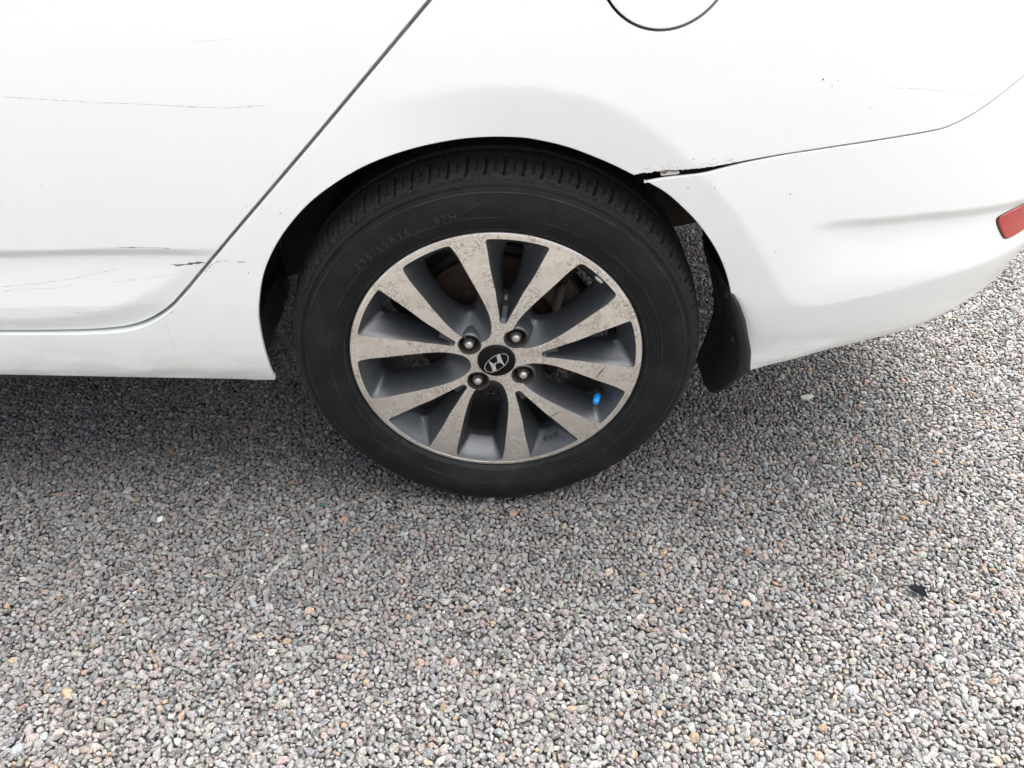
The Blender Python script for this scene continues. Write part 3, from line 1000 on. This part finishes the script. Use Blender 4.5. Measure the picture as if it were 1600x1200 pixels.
sheet('boot_top', [[(.62, YC + .80 * c, 1.035 - .09 * abs(c) ** 4) for c in np.linspace(-1, 1, 13)], [(.85, YC + .76 * c, 1.03 - .08 * abs(c) ** 4) for c in np.linspace(-1, 1, 13)], [(.955, YC + .66 * c, 1.0 - .08 * abs(c) ** 4) for c in np.linspace(-1, 1, 13)]], PAINT)
sheet('windscreen', [[(-2.42, YC + .70 * c, .98) for c in np.linspace(-1, 1, 9)], [(-1.75, YC + .60 * c, 1.295 - .05 * abs(c) ** 3) for c in np.linspace(-1, 1, 9)]], GLASS)
sheet('bonnet', [[(x, YC + (.80 if x > -3.2 else .55) * c, zz - .05 * abs(c) ** 4) for c in np.linspace(-1, 1, 13)] for x, zz in ((-3.38, .55), (-3.28, .78), (-2.9, .92), (-2.4, .985))], PAINT)
fa = [(-2.57 + .36 * math.cos(a), .30 + .36 * math.sin(a)) for a in np.radians(np.linspace(0, 180, 40))]
panel('front_wing', [(-2.066, .30)] + [(-2.066, .93), (-3.25, .80), (-3.25, .28)] + fa[::-1], PAINT, fine=.03)

# far side of the body: the same panels, mirrored
for o in list(car.children):
    if o.name.split('.')[0] in ('quarter_panel', 'rear_door', 'front_door', 'rear_bumper', 'front_wing', 'tail_light', 'boot_lid'):
        c = o.copy()
        COL.objects.link(c)
        c.parent = car
        c.scale = (1, -1, 1)
        c.location = (0, 2 * YC, 0)

# ------------------------------------------------------------------ the wheel
wheel = bpy.data.objects.new('wheel', None)
wheel.empty_display_size = .1
wheel.location = (0, 0, .300)
COL.objects.link(wheel)
wheel.parent = car

# ---- tyre: turned profile with rings, grooves and shoulder slits cut into it
half = [(.2150, .016), (.2172, .009), (.2195, .0030), (.2235, -.0022), (.232, -.0068), (.245, -.0106), (.258, -.0124), (.268, -.0120),
        (.278, -.0098), (.2865, -.0058), (.2925, -.0008), (.2975, .0048), (.3015, .0115), (.3048, .0200), (.3070, .032), (.3090, .052), (.3100, .0875)]
P0 = np.array(half)
t0 = np.concatenate([[0], np.cumsum(np.hypot(*np.diff(P0, axis=0).T))])
def cubic(t, T_, Y):
    h = np.diff(T_)
    n_ = len(T_)
    A = np.zeros((n_, n_))
    bb = np.zeros(n_)
    A[0, 0] = A[-1, -1] = 1
    for i in range(1, n_ - 1):
        A[i, i - 1], A[i, i], A[i, i + 1] = h[i - 1], 2 * (h[i - 1] + h[i]), h[i]
        bb[i] = 6 * ((Y[i + 1] - Y[i]) / h[i] - (Y[i] - Y[i - 1]) / h[i - 1])
    M = np.linalg.solve(A, bb)
    k = np.clip(np.searchsorted(T_, t, 'right') - 1, 0, n_ - 2)
    s = t - T_[k]
    a = h[k] - s
    return M[k] * a ** 3 / (6 * h[k]) + M[k + 1] * s ** 3 / (6 * h[k]) + (Y[k] / h[k] - M[k] * h[k] / 6) * a + (Y[k + 1] / h[k] - M[k + 1] * h[k] / 6) * s
ts = np.unique(np.concatenate([np.linspace(0, t0[-1], 100), np.linspace(t0[-1] * .30, t0[-1] * .72, 70)]))
pr, py = cubic(ts, t0, P0[:, 0]), cubic(ts, t0, P0[:, 1])
NA = 1560
TH = np.linspace(0, 2 * math.pi, NA, endpoint=False)
R_, Y_ = np.tile(pr, (NA, 1)), np.tile(py, (NA, 1))
dr, dy = np.gradient(pr), np.gradient(py)
ln = np.hypot(dr, dy)
nr, ny = -dy / ln, dr / ln            # outward normal of the section (towards -y on the sidewall, +r on the tread)
nr, ny = np.where(nr * 0 + 1 > 0, dy / ln, 0), -dr / ln
disp = np.zeros((NA, len(ts)))
for rr_, am, wd in ((.2252, .0009, .0009), (.2455, .0008, .0008), (.2795, .0009, .0008), (.2870, -.0012, .0012), (.2915, .0009, .0011)):
    disp += np.where(py < .01, am * np.exp(-((pr - rr_) / wd) ** 2), 0)[None]
# slits across the shoulder
s_sh = np.interp(ts, t0, np.arange(len(t0)))
yy = py[None]
bend = .0035 * np.sin(np.clip((yy - .002) / .046, 0, 1) * 2.6)
lng = ss((yy - .0035) / .004) * ss((.046 - yy) / .006)
sht = ss((yy - .0085) / .004) * ss((.034 - yy) / .006)
arcl = TH[:, None] * .305
def slit(count, phase, wdt, dep, mask):
    pitch = 2 * math.pi * .305 / count
    q = (arcl + bend + phase * pitch + pitch / 2) % pitch - pitch / 2
    return -dep * np.exp(-(q / wdt) ** 4) * mask
front = (pr[None] > .285)
disp += slit(78, 0, .0015, .0055, lng * front) + slit(78, .5, .0009, .0036, sht * front)
disp += -.006 * ss((.0050 - np.abs(yy - .0600)) / .0014) * front
disp += -.006 * ss((.0050 - np.abs(yy - .0875)) / .0014) * front * 0
# worn, crumbly shoulder
def vnoise(a, b, seed, wrapa):
    r0 = np.random.default_rng(seed)
    nb = int(b.max()) + 3
    G_ = r0.uniform(-1, 1, (wrapa, nb))
    ia, ib = np.floor(a).astype(int), np.floor(b).astype(int)
    fa_, fb = ss(a - ia), ss(b - ib)
    g = lambda i, j: G_[i % wrapa, j]
    return (g(ia, ib) * (1 - fa_) + g(ia + 1, ib) * fa_) * (1 - fb) + (g(ia, ib + 1) * (1 - fa_) + g(ia + 1, ib + 1) * fa_) * fb
ta = TH[:, None] / (2 * math.pi)
tb = (ts / .0055)[None] + 0 * ta
wear = ss((pr[None] - .2885) / .006) * ss((.020 - yy) / .012)
disp += .00055 * wear * vnoise(ta * 340 + 0 * tb, tb, 5, 340) + .00040 * wear * vnoise(ta * 680 + 0 * tb, tb * 2, 6, 680)
R_ = R_ + disp * nr[None]
Y_ = Y_ + disp * ny[None]
# the inboard half mirrors the profile plainly
mr, my = pr[::-1][1:], (.175 - py[::-1])[1:]
keep = np.arange(0, len(mr), 5)
R_ = np.concatenate([R_, np.tile(mr[keep], (NA, 1))], 1)
Y_ = np.concatenate([Y_, np.tile(my[keep], (NA, 1))], 1)
Xt, Zt = R_ * np.cos(TH)[:, None], R_ * np.sin(TH)[:, None]
def squash(x, y, z):
    """flatten on the ground, bulge a little just above"""
    g = -.3015
    low = np.clip((-.215 - z) / .09, 0, 1)
    near = np.exp(-(x / .11) ** 2)
    y = y + np.where(y < .09, -1, 1) * .0075 * near * np.sin(low * math.pi * .85) * ss(np.abs(y - .0875) / .08)
    z = np.where(z < g + .012, np.maximum(z, g) + .0, z)
    return x, y, z
Xt, Y_, Zt = squash(Xt, Y_, Zt)
V = np.stack([Xt, Y_, Zt], -1).reshape(-1, 3)
mP = R_.shape[1]
i_, k_ = np.meshgrid(np.arange(NA), np.arange(mP - 1), indexing='ij')
j_ = (i_ + 1) % NA
F = np.stack([i_ * mP + k_, j_ * mP + k_, j_ * mP + k_ + 1, i_ * mP + k_ + 1], -1).reshape(-1, 4)
tme = bpy.data.meshes.new('tyre')
tme.vertices.add(len(V))
tme.vertices.foreach_set('co', V.ravel())
tme.loops.add(F.size)
tme.loops.foreach_set('vertex_index', F.ravel().astype(np.int32))
tme.polygons.add(len(F))
tme.polygons.foreach_set('loop_start', np.arange(0, F.size, 4, dtype=np.int32))
tme.polygons.foreach_set('use_smooth', np.full(len(F), True))
tme.update(calc_edges=True)
tyre = link('tyre', tme, RUBBER, wheel)

# ---- raised lettering on the sidewall
def side_y(r):
    return np.interp(r, pr[:int(np.argmax(pr > .2975))], py[:int(np.argmax(pr > .2975))])
def letters(text, size, rad, ang, flip=False, spacing=1.15, width=1.0, lift=.0007):
    cu = bpy.data.curves.new('t', 'FONT')
    cu.body = text
    cu.size = size
    cu.space_character = spacing
    cu.align_x = 'CENTER'
    cu.resolution_u = 3
    ob = bpy.data.objects.new('t', cu)
    COL.objects.link(ob)
    bpy.context.view_layer.update()
    dg = bpy.context.evaluated_depsgraph_get()
    m = bpy.data.meshes.new_from_object(ob.evaluated_get(dg))
    bpy.data.objects.remove(ob)
    import bmesh
    bm = bmesh.new()
    bm.from_mesh(m)
    bmesh.ops.subdivide_edges(bm, edges=[e for e in bm.edges if e.calc_length() > size * .25], cuts=2)
    g = bmesh.ops.extrude_face_region(bm, geom=bm.faces[:])
    top = {v for v in g['geom'] if isinstance(v, bmesh.types.BMVert)}
    for v in bm.verts:
        x, y = v.co.x * width, v.co.y
        sgn = -1 if flip else 1
        r = rad + sgn * y
        a = math.radians(ang) - sgn * x / rad
        h = -lift if v in top else .0006
        v.co = (r * math.cos(a), float(side_y(r)) + h, r * math.sin(a))
    bmesh.ops.recalc_face_normals(bm, faces=bm.faces[:])
    bm.to_mesh(m)
    bm.free()
    return m
LETTER = RUBBED
link('lettering', letters('195/55R16', .0150, .2480, 126.5, spacing=1.45), LETTER, wheel)
link('lettering', letters('87H', .0150, .2480, 104.3, spacing=1.25), LETTER, wheel)
link('lettering', letters('V', .0235, .2530, 4.0, width=1.0, lift=.0008), RUBBER, wheel)
# worn-off print that can no longer be read: short raised dashes
V, F = [], []
r0 = np.random.default_rng(77)
def dash(r, a, L, wd, dirn):
    ca, sa = math.cos(a), math.sin(a)
    er, et = np.array([ca, sa]), np.array([-sa, ca])
    d = er * math.cos(dirn) + et * math.sin(dirn)
    q = np.array([-d[1], d[0]])
    c = er * r
    b = len(V)
    for h in (.0005, -.0005):
        for sx, sy in ((-1, -1), (1, -1), (1, 1), (-1, 1)):
            p = c + d * L * sx / 2 + q * wd * sy / 2
            V.append((p[0], float(side_y(np.hypot(*p))) + h, p[1]))
    F.extend([(b, b + 1, b + 2, b + 3), (b + 4, b + 7, b + 6, b + 5)] + [(b + i, b + 4 + i, b + 4 + (i + 1) % 4, b + (i + 1) % 4) for i in range(4)])
for row, (rr_, a0, a1) in enumerate(((.2345, 24, -30), (.2400, 20, -24), (.2380, -52, -64), (.2350, 150, 158), (.2335, 200, 218))):
    a = a0
    while (a > a1) if a1 < a0 else (a < a1):
        if r0.uniform() > .22:
            dash(rr_ + r0.uniform(-.0006, .0006), math.radians(a), r0.uniform(.0015, .0028), .0005, r0.choice([0, 0, .5, -.5, 1.57]))
        a += (.62 if a1 > a0 else -.62)
for a in np.arange(-126, -40, 9.0):
    dash(.2290, math.radians(a + r0.uniform(-2, 2)), .006, .0006, 0)
for a, L in ((74, .026), (68, .024), (56, .03), (43, .026), (33, .028), (26, .022), (19.5, .022), (14, .024), (11, .022)):
    dash(.2630, math.radians(a), L, .0007, r0.uniform(-.45, .45))
for a in (150, 143, 165, 88, 96, 258, 275, 300):
    dash(.262, math.radians(a), .034, .0006, r0.choice([-1, 1]) * r0.uniform(.9, 1.25))
link('sidewall_marks', mesh('sidewall_marks', V, F, False), LETTER, wheel)['kind'] = 'stuff'

# ---- alloy rim: turned face with ten windows
VC, UC = 81.2, 117.2
Uf = [(.2078, 0), (.2078, .012), (.2078, .024), (.2078, .0320), (.2070, .0362), (.2038, .0380), (.197, .0386), (.185, .0390), (.164, .0374), (.145, .0362), (.125, .0350), (.105, .0332), (.085, .0303), (.070, .0258), (.058, .0208), (.048, .0150), (.0415, .008), (.039, 0)]
Uh = [(.1865, 0), (.1865, .008), (.1865, .014), (.1862, .0180), (.1848, .0215), (.182, .0228), (.177, .0238), (.170, .0248), (.158, .0256), (.145, .0258), (.128, .0252), (.115, .0240), (.103, .0215), (.094, .0175), (.087, .0130), (.081, .008), (.078, .004), (.077, 0)]
Vf = [(.2086, 0), (.2086, .014), (.2086, .028), (.2086, .0388), (.2078, .0425), (.2050, .0430), (.198, .0408), (.185, .0372), (.158, .0300), (.14, .0240), (.127, .0195), (.115, .0165), (.105, .0140), (.095, .0110), (.085, .0084), (.078, .0068), (.0720, .0054), (.0690, .0036), (.0686, 0)]
Vh = [(.1865, 0), (.1865, .004), (.1865, .007), (.186, .0098), (.1845, .0122), (.181, .0133), (.176, .0138), (.170, .0140), (.155, .0138), (.142, .0125), (.132, .0112), (.125, .0100), (.118, .0088), (.112, .0074), (.107, .0062), (.103, .0050), (.100, .0038), (.0985, .002), (.098, 0)]
def loop(half_, ang):
    H = np.array(half_, float)
    full = np.vstack([H, (H * (1, -1))[-2:0:-1]])
    a = np.arcsin(np.clip(full[:, 1] / full[:, 0], -1, 1)) + math.radians(ang)
    P = np.c_[full[:, 0] * np.cos(a), full[:, 0] * np.sin(a)]
    return chaikin(P, 2)
def face_y(r):
    return .0062 * (1 - ss((r - .02) / .17)) + .0010 * ss((r - .2105) / .001) * 0
LUG_R, LUG_A = .050, [54.3 + 90 * i for i in range(4)]
lugs = [(LUG_R * math.cos(math.radians(a)), LUG_R * math.sin(math.radians(a))) for a in LUG_A]
wins = [(loop(Uf, UC + 72 * i), loop(Uh, UC + 72 * i), 'U') for i in range(5)] + [(loop(Vf, VC + 72 * i), loop(Vh, VC + 72 * i), 'V') for i in range(5)]
R_IN, R_OUT, SEAT_R = .0287, .2112, .0165
circ = lambda r, n: [(r * math.cos(a), r * math.sin(a)) for a in np.linspace(0, 2 * math.pi, n, endpoint=False)]
pts2, edges = [], []
def addloop(P):
    b = len(pts2)
    pts2.extend([tuple(p) for p in P])
    edges.extend([(b + i, b + (i + 1) % len(P)) for i in range(len(P))])
addloop(circ(R_OUT, 360))
addloop(circ(R_IN, 90))
for f_, h_, _ in wins:
    addloop(f_)
for cx, cy in lugs:
    addloop([(cx + x, cy + y) for x, y in circ(SEAT_R, 48)])
G = []
for rr_ in np.arange(.031, .211, .0035):
    n_ = int(2 * math.pi * rr_ / .0035)
    G += [(rr_ * math.cos(a + rr_ * 50), rr_ * math.sin(a + rr_ * 50)) for a in np.linspace(0, 2 * math.pi, n_, endpoint=False)]
G = np.array(G)
near = np.full(len(G), 1.0)
for f_, _, _ in wins:
    near = np.minimum(near, np.where(inside(f_, G[:, 0], G[:, 1]), 0, segdist(f_, G[:, 0], G[:, 1])))
for cx, cy in lugs:
    near = np.minimum(near, np.abs(np.hypot(G[:, 0] - cx, G[:, 1] - cy) - SEAT_R))
G = G[(near > .0012) & (np.hypot(G[:, 0], G[:, 1]) < R_OUT - .0012)]
res = delaunay_2d_cdt([Vector(p) for p in pts2] + [Vector(p) for p in G.tolist()], edges, [], 0, 1e-7)
Q = np.array([v[:] for v in res[0]])
TR = np.array([f for f in res[2] if len(f) == 3])
C = Q[TR].mean(1)
rc = np.hypot(C[:, 0], C[:, 1])
ok = (rc < R_OUT - 1e-5) & (rc > R_IN)
for f_, _, _ in wins:
    ok &= ~inside(f_, C[:, 0], C[:, 1])
for cx, cy in lugs:
    ok &= np.hypot(C[:, 0] - cx, C[:, 1] - cy) > SEAT_R - 1e-5
TR = TR[ok]
a2 = np.cross(Q[TR[:, 1]] - Q[TR[:, 0]], Q[TR[:, 2]] - Q[TR[:, 0]])
TR[a2 < 0] = TR[a2 < 0][:, ::-1]
used = np.unique(TR)
remap = np.full(len(Q), -1)
remap[used] = np.arange(len(used))
V = np.c_[Q[used, 0], face_y(np.hypot(Q[used, 0], Q[used, 1])), Q[used, 1]]
face = link('machined_face', mesh('machined_face', V, remap[TR], True), ALLOY, wheel)

# window walls, painted: a crisp arris, a sloping flank, then the thickness of the spoke
V, F = [], []
seatmask = lambda x, y: min(math.hypot(x - cx, y - cy) for cx, cy in lugs) < SEAT_R - .0008
for f_, h_, kind in wins:
    n_ = len(f_)
    rf = np.hypot(f_[:, 0], f_[:, 1])
    rh = np.hypot(h_[:, 0], h_[:, 1])
    yf = face_y(rf)
    innerish = ss((.11 - rf) / .05)
    dpt = .034 + 0 * rh
    rings = [(f_, yf)]
    e_ = f_ + (h_ - f_) * .035
    rings.append((e_, yf + .0007))
    for s in (.25, .5, .75):
        sag = .0 if kind == 'V' else .0035 * math.sin(math.pi * s)
        rings.append((f_ + (h_ - f_) * s, yf + .0007 + (dpt - yf) * (s ** (1.0 + .25 * (kind == 'U')) ) + sag * 0))
    rings.append((h_, dpt))
    c = h_.mean(0)
    rings.append((c + (h_ - c) * .965, dpt + .0035))
    rings.append((c + (h_ - c) * .955, dpt + .014))
    base = len(V)
    for P, y in rings:
        V += [(p[0], float(yy_), p[1]) for p, yy_ in zip(P, np.broadcast_to(y, (n_,)))]
    for k in range(len(rings) - 1):
        for i in range(n_):
            j = (i + 1) % n_
            mx_ = (rings[k][0][i] + rings[k][0][j] + rings[k + 1][0][i] + rings[k + 1][0][j]) / 4
            if seatmask(*mx_):
                continue
            F.append((base + k * n_ + i, base + k * n_ + j, base + (k + 1) * n_ + j, base + (k + 1) * n_ + i))
pockets = link('spoke_pockets', mesh('spoke_pockets', V, F, True, sharp=32), DARKP, wheel)

# lip ring, bright arris and barrel
V, F = lathe([(.2112, .0000), (.2112, .0006), (.2117, .0006), (.2120, -.0002), (.2160, -.0004), (.2174, .0000), (.2182, .0010), (.2186, .0026), (.2184, .006), (.2165, .010)], 360)
link('rim_lip', mesh('rim_lip', V, F, True, sharp=40), ALLOY, wheel)
V, F = lathe([(.2165, .009), (.212, .014), (.207, .030), (.190, .034), (.1885, .046), (.186, .07), (.184, .12), (.196, .150), (.214, .165), (.2165, .172)], 160)
link('rim_barrel', mesh('rim_barrel', V, [f[::-1] for f in F], True), BARREL, wheel)
V, F = lathe([(.028, .014), (.060, .040), (.072, .050), (.072, .062)], 64)
link('hub_flange', mesh('hub_flange', V, F, True), RUST, wheel)

# small ribs at the roots of the narrow windows
for i in range(5):
    a = math.radians(VC + 72 * i)
    me = box(.071, .0935, .0105, .036, -.0038, .0038, .0012)
    for v in me.vertices:
        v.co.y += (v.co.x - .071) * .10
        v.co.z *= 1 + (v.co.x - .071) * 12
    me.transform(Matrix.Rotation(-a, 4, 'Y'))
    link('spoke_rib', me, DARKP, wheel)

# lug seats and nuts
for cx, cy in lugs:
    V, F = lathe([(.0265, .026), (.0225, .016), (.0200, .0085), (.0188, .0062), (.0178, .0054), (.0166, .0056), (.0150, .012), (.0128, .024), (.0118, .030), (.0118, .036)], 48)
    ob = link('lug_seat', mesh('lug_seat', [(p[0] + cx, p[1], p[2] + cy) for p in V], F, True, midx=[1 if (i % 9) < 4 else 0 for i in range(len(F))], sharp=50), [SEAT, DARKP], wheel)
    hexr = .0100
    V, F = [], []
    prof = [(1.0, .030), (1.0, .012), (.94, .0095), (.62, .0085)]
    n_ = 36
    for s, y in prof:
        for k in range(n_):
            a = 2 * math.pi * k / n_
            hx = hexr * math.cos(math.pi / 6) / math.cos((a % (math.pi / 3)) - math.pi / 6)
            rr_ = s * (hx if s > .9 else hexr * .95)
            V.append((cx + rr_ * math.cos(a + .3), y, cy + rr_ * math.sin(a + .3)))
    dome = [(.0064, .0070), (.0060, .0042), (.0048, .0024), (.0028, .0016), (.0001, .0014)]
    for rr_, y in dome:
        for k in range(n_):
            a = 2 * math.pi * k / n_
            V.append((cx + rr_ * math.cos(a + .3), y, cy + rr_ * math.sin(a + .3)))
    for k in range(len(prof) + len(dome) - 1):
        for i in range(n_):
            j = (i + 1) % n_
            F.append((k * n_ + i, k * n_ + j, (k + 1) * n_ + j, (k + 1) * n_ + i))
    link('lug_nut', mesh('lug_nut', V, F, True, midx=[1 if i < 4 * n_ else 0 for i in range(len(F))], sharp=35), [NUT, SEAT], wheel)

# centre cap with its badge
V, F = lathe([(.0288, .012), (.0287, .0042), (.0282, .0030), (.0270, .0022), (.0255, .0016), (.018, .0008), (.009, .0004), (.0001, .0003)], 96)
link('centre_cap', mesh('centre_cap', V, F, True), CAPBLK, wheel)
BA = math.radians(44)
def badge(poly_outer, hole=None, y0=-.0012, y1=.0010):
    P = [np.asarray(poly_outer)] + ([np.asarray(hole)] if hole is not None else [])
    b_pts, b_e = [], []
    for q in P:
        b = len(b_pts)
        b_pts += [Vector(p) for p in q.tolist()]
        b_e += [(b + i, b + (i + 1) % len(q)) for i in range(len(q))]
    r_ = delaunay_2d_cdt(b_pts, b_e, [], 0, 1e-9)
    Q_ = np.array([v[:] for v in r_[0]])
    TT = np.array([f for f in r_[2] if len(f) == 3])
    C_ = Q_[TT].mean(1)
    k = inside(P[0], C_[:, 0], C_[:, 1])
    if hole is not None:
        k &= ~inside(P[1], C_[:, 0], C_[:, 1])
    TT = TT[k]
    V_, F_ = [], []
    for p in Q_:
        V_.append((p[0], y0, p[1]))
    for t in TT:
        a_ = np.cross(Q_[t[1]] - Q_[t[0]], Q_[t[2]] - Q_[t[0]])
        F_.append(tuple(t) if a_ > 0 else tuple(t[::-1]))
    for q in P:
        b = len(V_)
        n_ = len(q)
        for y in (y0, y1):
            V_ += [(p[0], y, p[1]) for p in q]
        F_ += [(b + i, b + n_ + i, b + n_ + (i + 1) % n_, b + (i + 1) % n_) for i in range(n_)]
    return V_, F_
def place(P, sc=.0222):
    P = np.asarray(P, float) * sc
    c, s = math.cos(BA), math.sin(BA)
    return np.c_[P[:, 0] * c - P[:, 1] * s, P[:, 0] * s + P[:, 1] * c]
ea = np.linspace(0, 2 * math.pi, 72, endpoint=False)
ell = lambda a, b: np.c_[a * np.cos(ea), b * np.sin(ea)]
V, F = badge(place(ell(1, .56)), place(ell(.955, .52)))
Vb, Fb = list(V), list(F)
legL = chaikin([(-.70, -.36), (-.58, -.42), (-.44, -.46), (-.26, -.18), (-.10, -.03), (.06, .05), (-.04, .09), (-.19, .08), (-.22, .28), (-.20, .50), (-.27, .50), (-.38, .22), (-.52, -.06)], 1)
legR = -legL
for q in (legL, legR):
    V, F = badge(place(q))
    b = len(Vb)
    Vb += V
    Fb += [tuple(i + b for i in f) for f in F]
link('badge', mesh('badge', Vb, Fb, False), CHROME, wheel)

# valve with a blue cap, in the lower right window
va = math.radians(-27.2)
vx, vz = .1800 * math.cos(va), .1800 * math.sin(va)
V, F = tube([(vx * 1.045, .040, vz * 1.045), (vx, .020, vz)], [.0055, .0048], 12)
link('valve_stem', mesh('valve_stem', V, F), BLACK, wheel)
d = Vector((-.010, -.030, -.004)).normalized()
p0 = Vector((vx, .020, vz))
V, F = tube([p0, p0 + d * .002, p0 + d * .0150, p0 + d * .0170], [.0042, .0054, .0050, .0036], 16)
link('valve_cap', mesh('valve_cap', V, F, True, sharp=50), BLUE, wheel)
# balance weight stuck inside the upper right window
wa = math.radians(44.0)
V, F = lathe([(.0001, -.001), (.0048, -.0008), (.0058, 0), (.0058, .0012)], 20)
nrm_ = Vector((-.85 * math.cos(wa), -.53, -.85 * math.sin(wa)))
tan_ = Vector((-math.sin(wa), 0, math.cos(wa)))
bin_ = nrm_.cross(tan_)
Mx = Matrix((tan_, -nrm_, bin_)).transposed().to_4x4()
Mx = Matrix.Translation(Vector((.2010 * math.cos(wa), .0087, .2010 * math.sin(wa))) + nrm_ * .0012) @ Mx @ Matrix.Diagonal((1.25, 1, 1.0, 1))
link('balance_weight', mesh('balance_weight', [Mx @ Vector(p) for p in V], F), WEIGHT, wheel)
# casting stamp on the floor of the lower right narrow window
st = letters('4DOT81', .0075, .2, -62.8, flip=True)
m_ = st
ac = VC + 72 * 3
for v in m_.vertices:
    r = math.hypot(v.co.x, v.co.z)
    a = math.atan2(v.co.z, v.co.x)
    r2 = .1975 + (r - .2) * .95
    y = np.interp(r2, [.1865, .2086], [.0335, .001])
    v.co = (r2 * math.cos(a), y - .0006, r2 * math.sin(a))
link('casting_stamp', m_, CAPBLK, wheel)

# two gouges in the lower right spokes
for pts_ in ([((.1513, -.0314), (.1642, -.0090), .0010)], [((.0815, -.1142), (.1003, -.0992), .0007)]):
    for (x0, z0), (x1, z1), wd in pts_:
        L = math.hypot(x1 - x0, z1 - z0)
        tx, tz = (x1 - x0) / L, (z1 - z0) / L
        r0 = np.random.default_rng(int(L * 1e5))
        V, F = [], []
        n_ = 12
        for i in range(n_):
            s = i / (n_ - 1)
            hw = wd * (.25 + .75 * math.sin(math.pi * min(1, s * 1.05)) * r0.uniform(.6, 1.1))
            for sg in (-1, 1):
                x, z = x0 + (x1 - x0) * s - tz * hw * sg, z0 + (z1 - z0) * s + tx * hw * sg
                V.append((x, float(face_y(math.hypot(x, z))) - .00025, z))
        F = [(2 * i, 2 * i + 1, 2 * i + 3, 2 * i + 2) for i in range(n_ - 1)]
        link('gouge', mesh('gouge', V, F, False), SEAT, wheel)

# brake behind the wheel
V, F = lathe([(.070, .062), (.072, .086), (.080, .088), (.130, .0885), (.131, .090), (.131, .099), (.07, .099)], 120)
disc = link('brake_disc', mesh('brake_disc', V, F, True, sharp=30), RUST, car)
disc.location = (0, 0, .300)
me = box(-.026, .026, -.012, .045, -.055, .055, .008)
me.transform(Matrix.Translation((.125, .075, 0)))
me.transform(Matrix.Rotation(math.radians(-38), 4, 'Y'))
cal = link('brake_caliper', me, MUDDY, car)
cal.location = (0, 0, .300)
V, F = tube([(.095, .055, .13), (.075, .05, .10), (.070, .052, .06), (.085, .06, .03)], .007, 10)
h_ = link('brake_hose', mesh('brake_hose', V, F), MUDDY, car)
h_.location = (.02, 0, .300)
V, F = lathe([(.075, .104), (.138, .104), (.142, .112)], 90)
sh_ = link('dust_shield', mesh('dust_shield', V, F, True), BLACK, car)
sh_.location = (0, 0, .300)

# the car's other wheels, plain copies out of view
for loc, rz in (((-2.57, 0, .30), 0), ((0, 2 * YC, .30), math.pi), ((-2.57, 2 * YC, .30), math.pi)):
    c = wheel.copy()
    COL.objects.link(c)
    c.parent = car
    c.location = loc
    c.rotation_euler = (0, 0, rz)
    for ch in wheel.children:
        if ch.name.split('.')[0] in ('tyre', 'machined_face', 'spoke_pockets', 'rim_lip', 'rim_barrel', 'hub_flange', 'centre_cap'):
            d_ = ch.copy()
            COL.objects.link(d_)
            d_.parent = c

# ------------------------------------------------------------------ litter on the gravel
def flake(name, outline, h, mat, loc, rot, label, cat):
    P = np.asarray(outline, float)
    n = len(P)
    r0 = np.random.default_rng(len(name))
    zz = lambda p: h * .6 * math.sin(p[0] * 160) + h * .5 * math.sin(p[1] * 210 + 1)
    V = [(p[0], p[1], h / 2 + zz(p)) for p in P] + [(p[0], p[1], -h / 2 + zz(p)) for p in P] + [(P[:, 0].mean(), P[:, 1].mean(), h * 1.1), (P[:, 0].mean(), P[:, 1].mean(), -h * .4)]
    F = [(i, (i + 1) % n, 2 * n) for i in range(n)] + [(n + (i + 1) % n, n + i, 2 * n + 1) for i in range(n)] + [(n + i, n + (i + 1) % n, (i + 1) % n, i) for i in range(n)]
    o = link(name, mesh(name, V, F, False), mat)
    o.location = loc
    o.rotation_euler = rot
    return tag(o, label, cat)
PALE = simple('pale_plaster_chip', (.50, .49, .42), .8, var=.12, scale=150)
SCRAPM = simple('black_rubber_scrap', (.004, .005, .007), .9, spec=.15, var=.3, scale=200)
TWIG = simple('bleached_twig', (.42, .36, .27), .85, var=.2, scale=200)
GREEN = simple('green_glass', (.02, .14, .07), .2, var=.2)
flake('pale_flake', [(-.0135, .004), (-.005, .0072), (.007, .007), (.014, .0015), (.004, -.004), (-.002, -.0075), (-.005, -.0045), (-.0115, -.003)], .0018, PALE, (.618, .254, .0062), (.12, -.08, .0),
      'thin pale angular flake lying on the gravel below the rear bumper', 'flake')
flake('black_scrap', [(-.0135, .006), (-.0085, .010), (-.001, .0082), (.006, .0072), (.013, .0052), (.0095, .001), (.0128, -.0105), (.008, -.0088), (-.002, -.0025), (-.009, .001)], .0022, SCRAPM, (.647, -.206, .0105), (.30, .05, 0),
      'small torn black scrap on the open gravel, lower right of the photo', 'scrap')
V, F = tube([(-.001, .011, .001), (.0015, .005, .003), (.002, -.002, .0035), (.0004, -.008, .002)], [.0008, .0014, .0014, .0007], 8)
tw = tag(link('twig', mesh('twig', V, F), TWIG), 'short curved bleached twig near the black scrap', 'twig')
tw.location = (.590, -.181, .0045)
flake('green_shard', [(-.004, .001), (.001, .003), (.0045, 0), (.001, -.0028)], .0018, GREEN, (-.306, -.019, .0050), (.1, .1, 0),
      'tiny green shard among the stones below left of the wheel', 'shard')
flake('square_chip', [(-.005, .0038), (.005, .0046), (.0052, -.0042), (-.0046, -.0046)], .0025, PALE, (-.572, -.050, .0055), (.15, -.1, .2),
      'small pale square chip on the gravel below the door', 'chip')
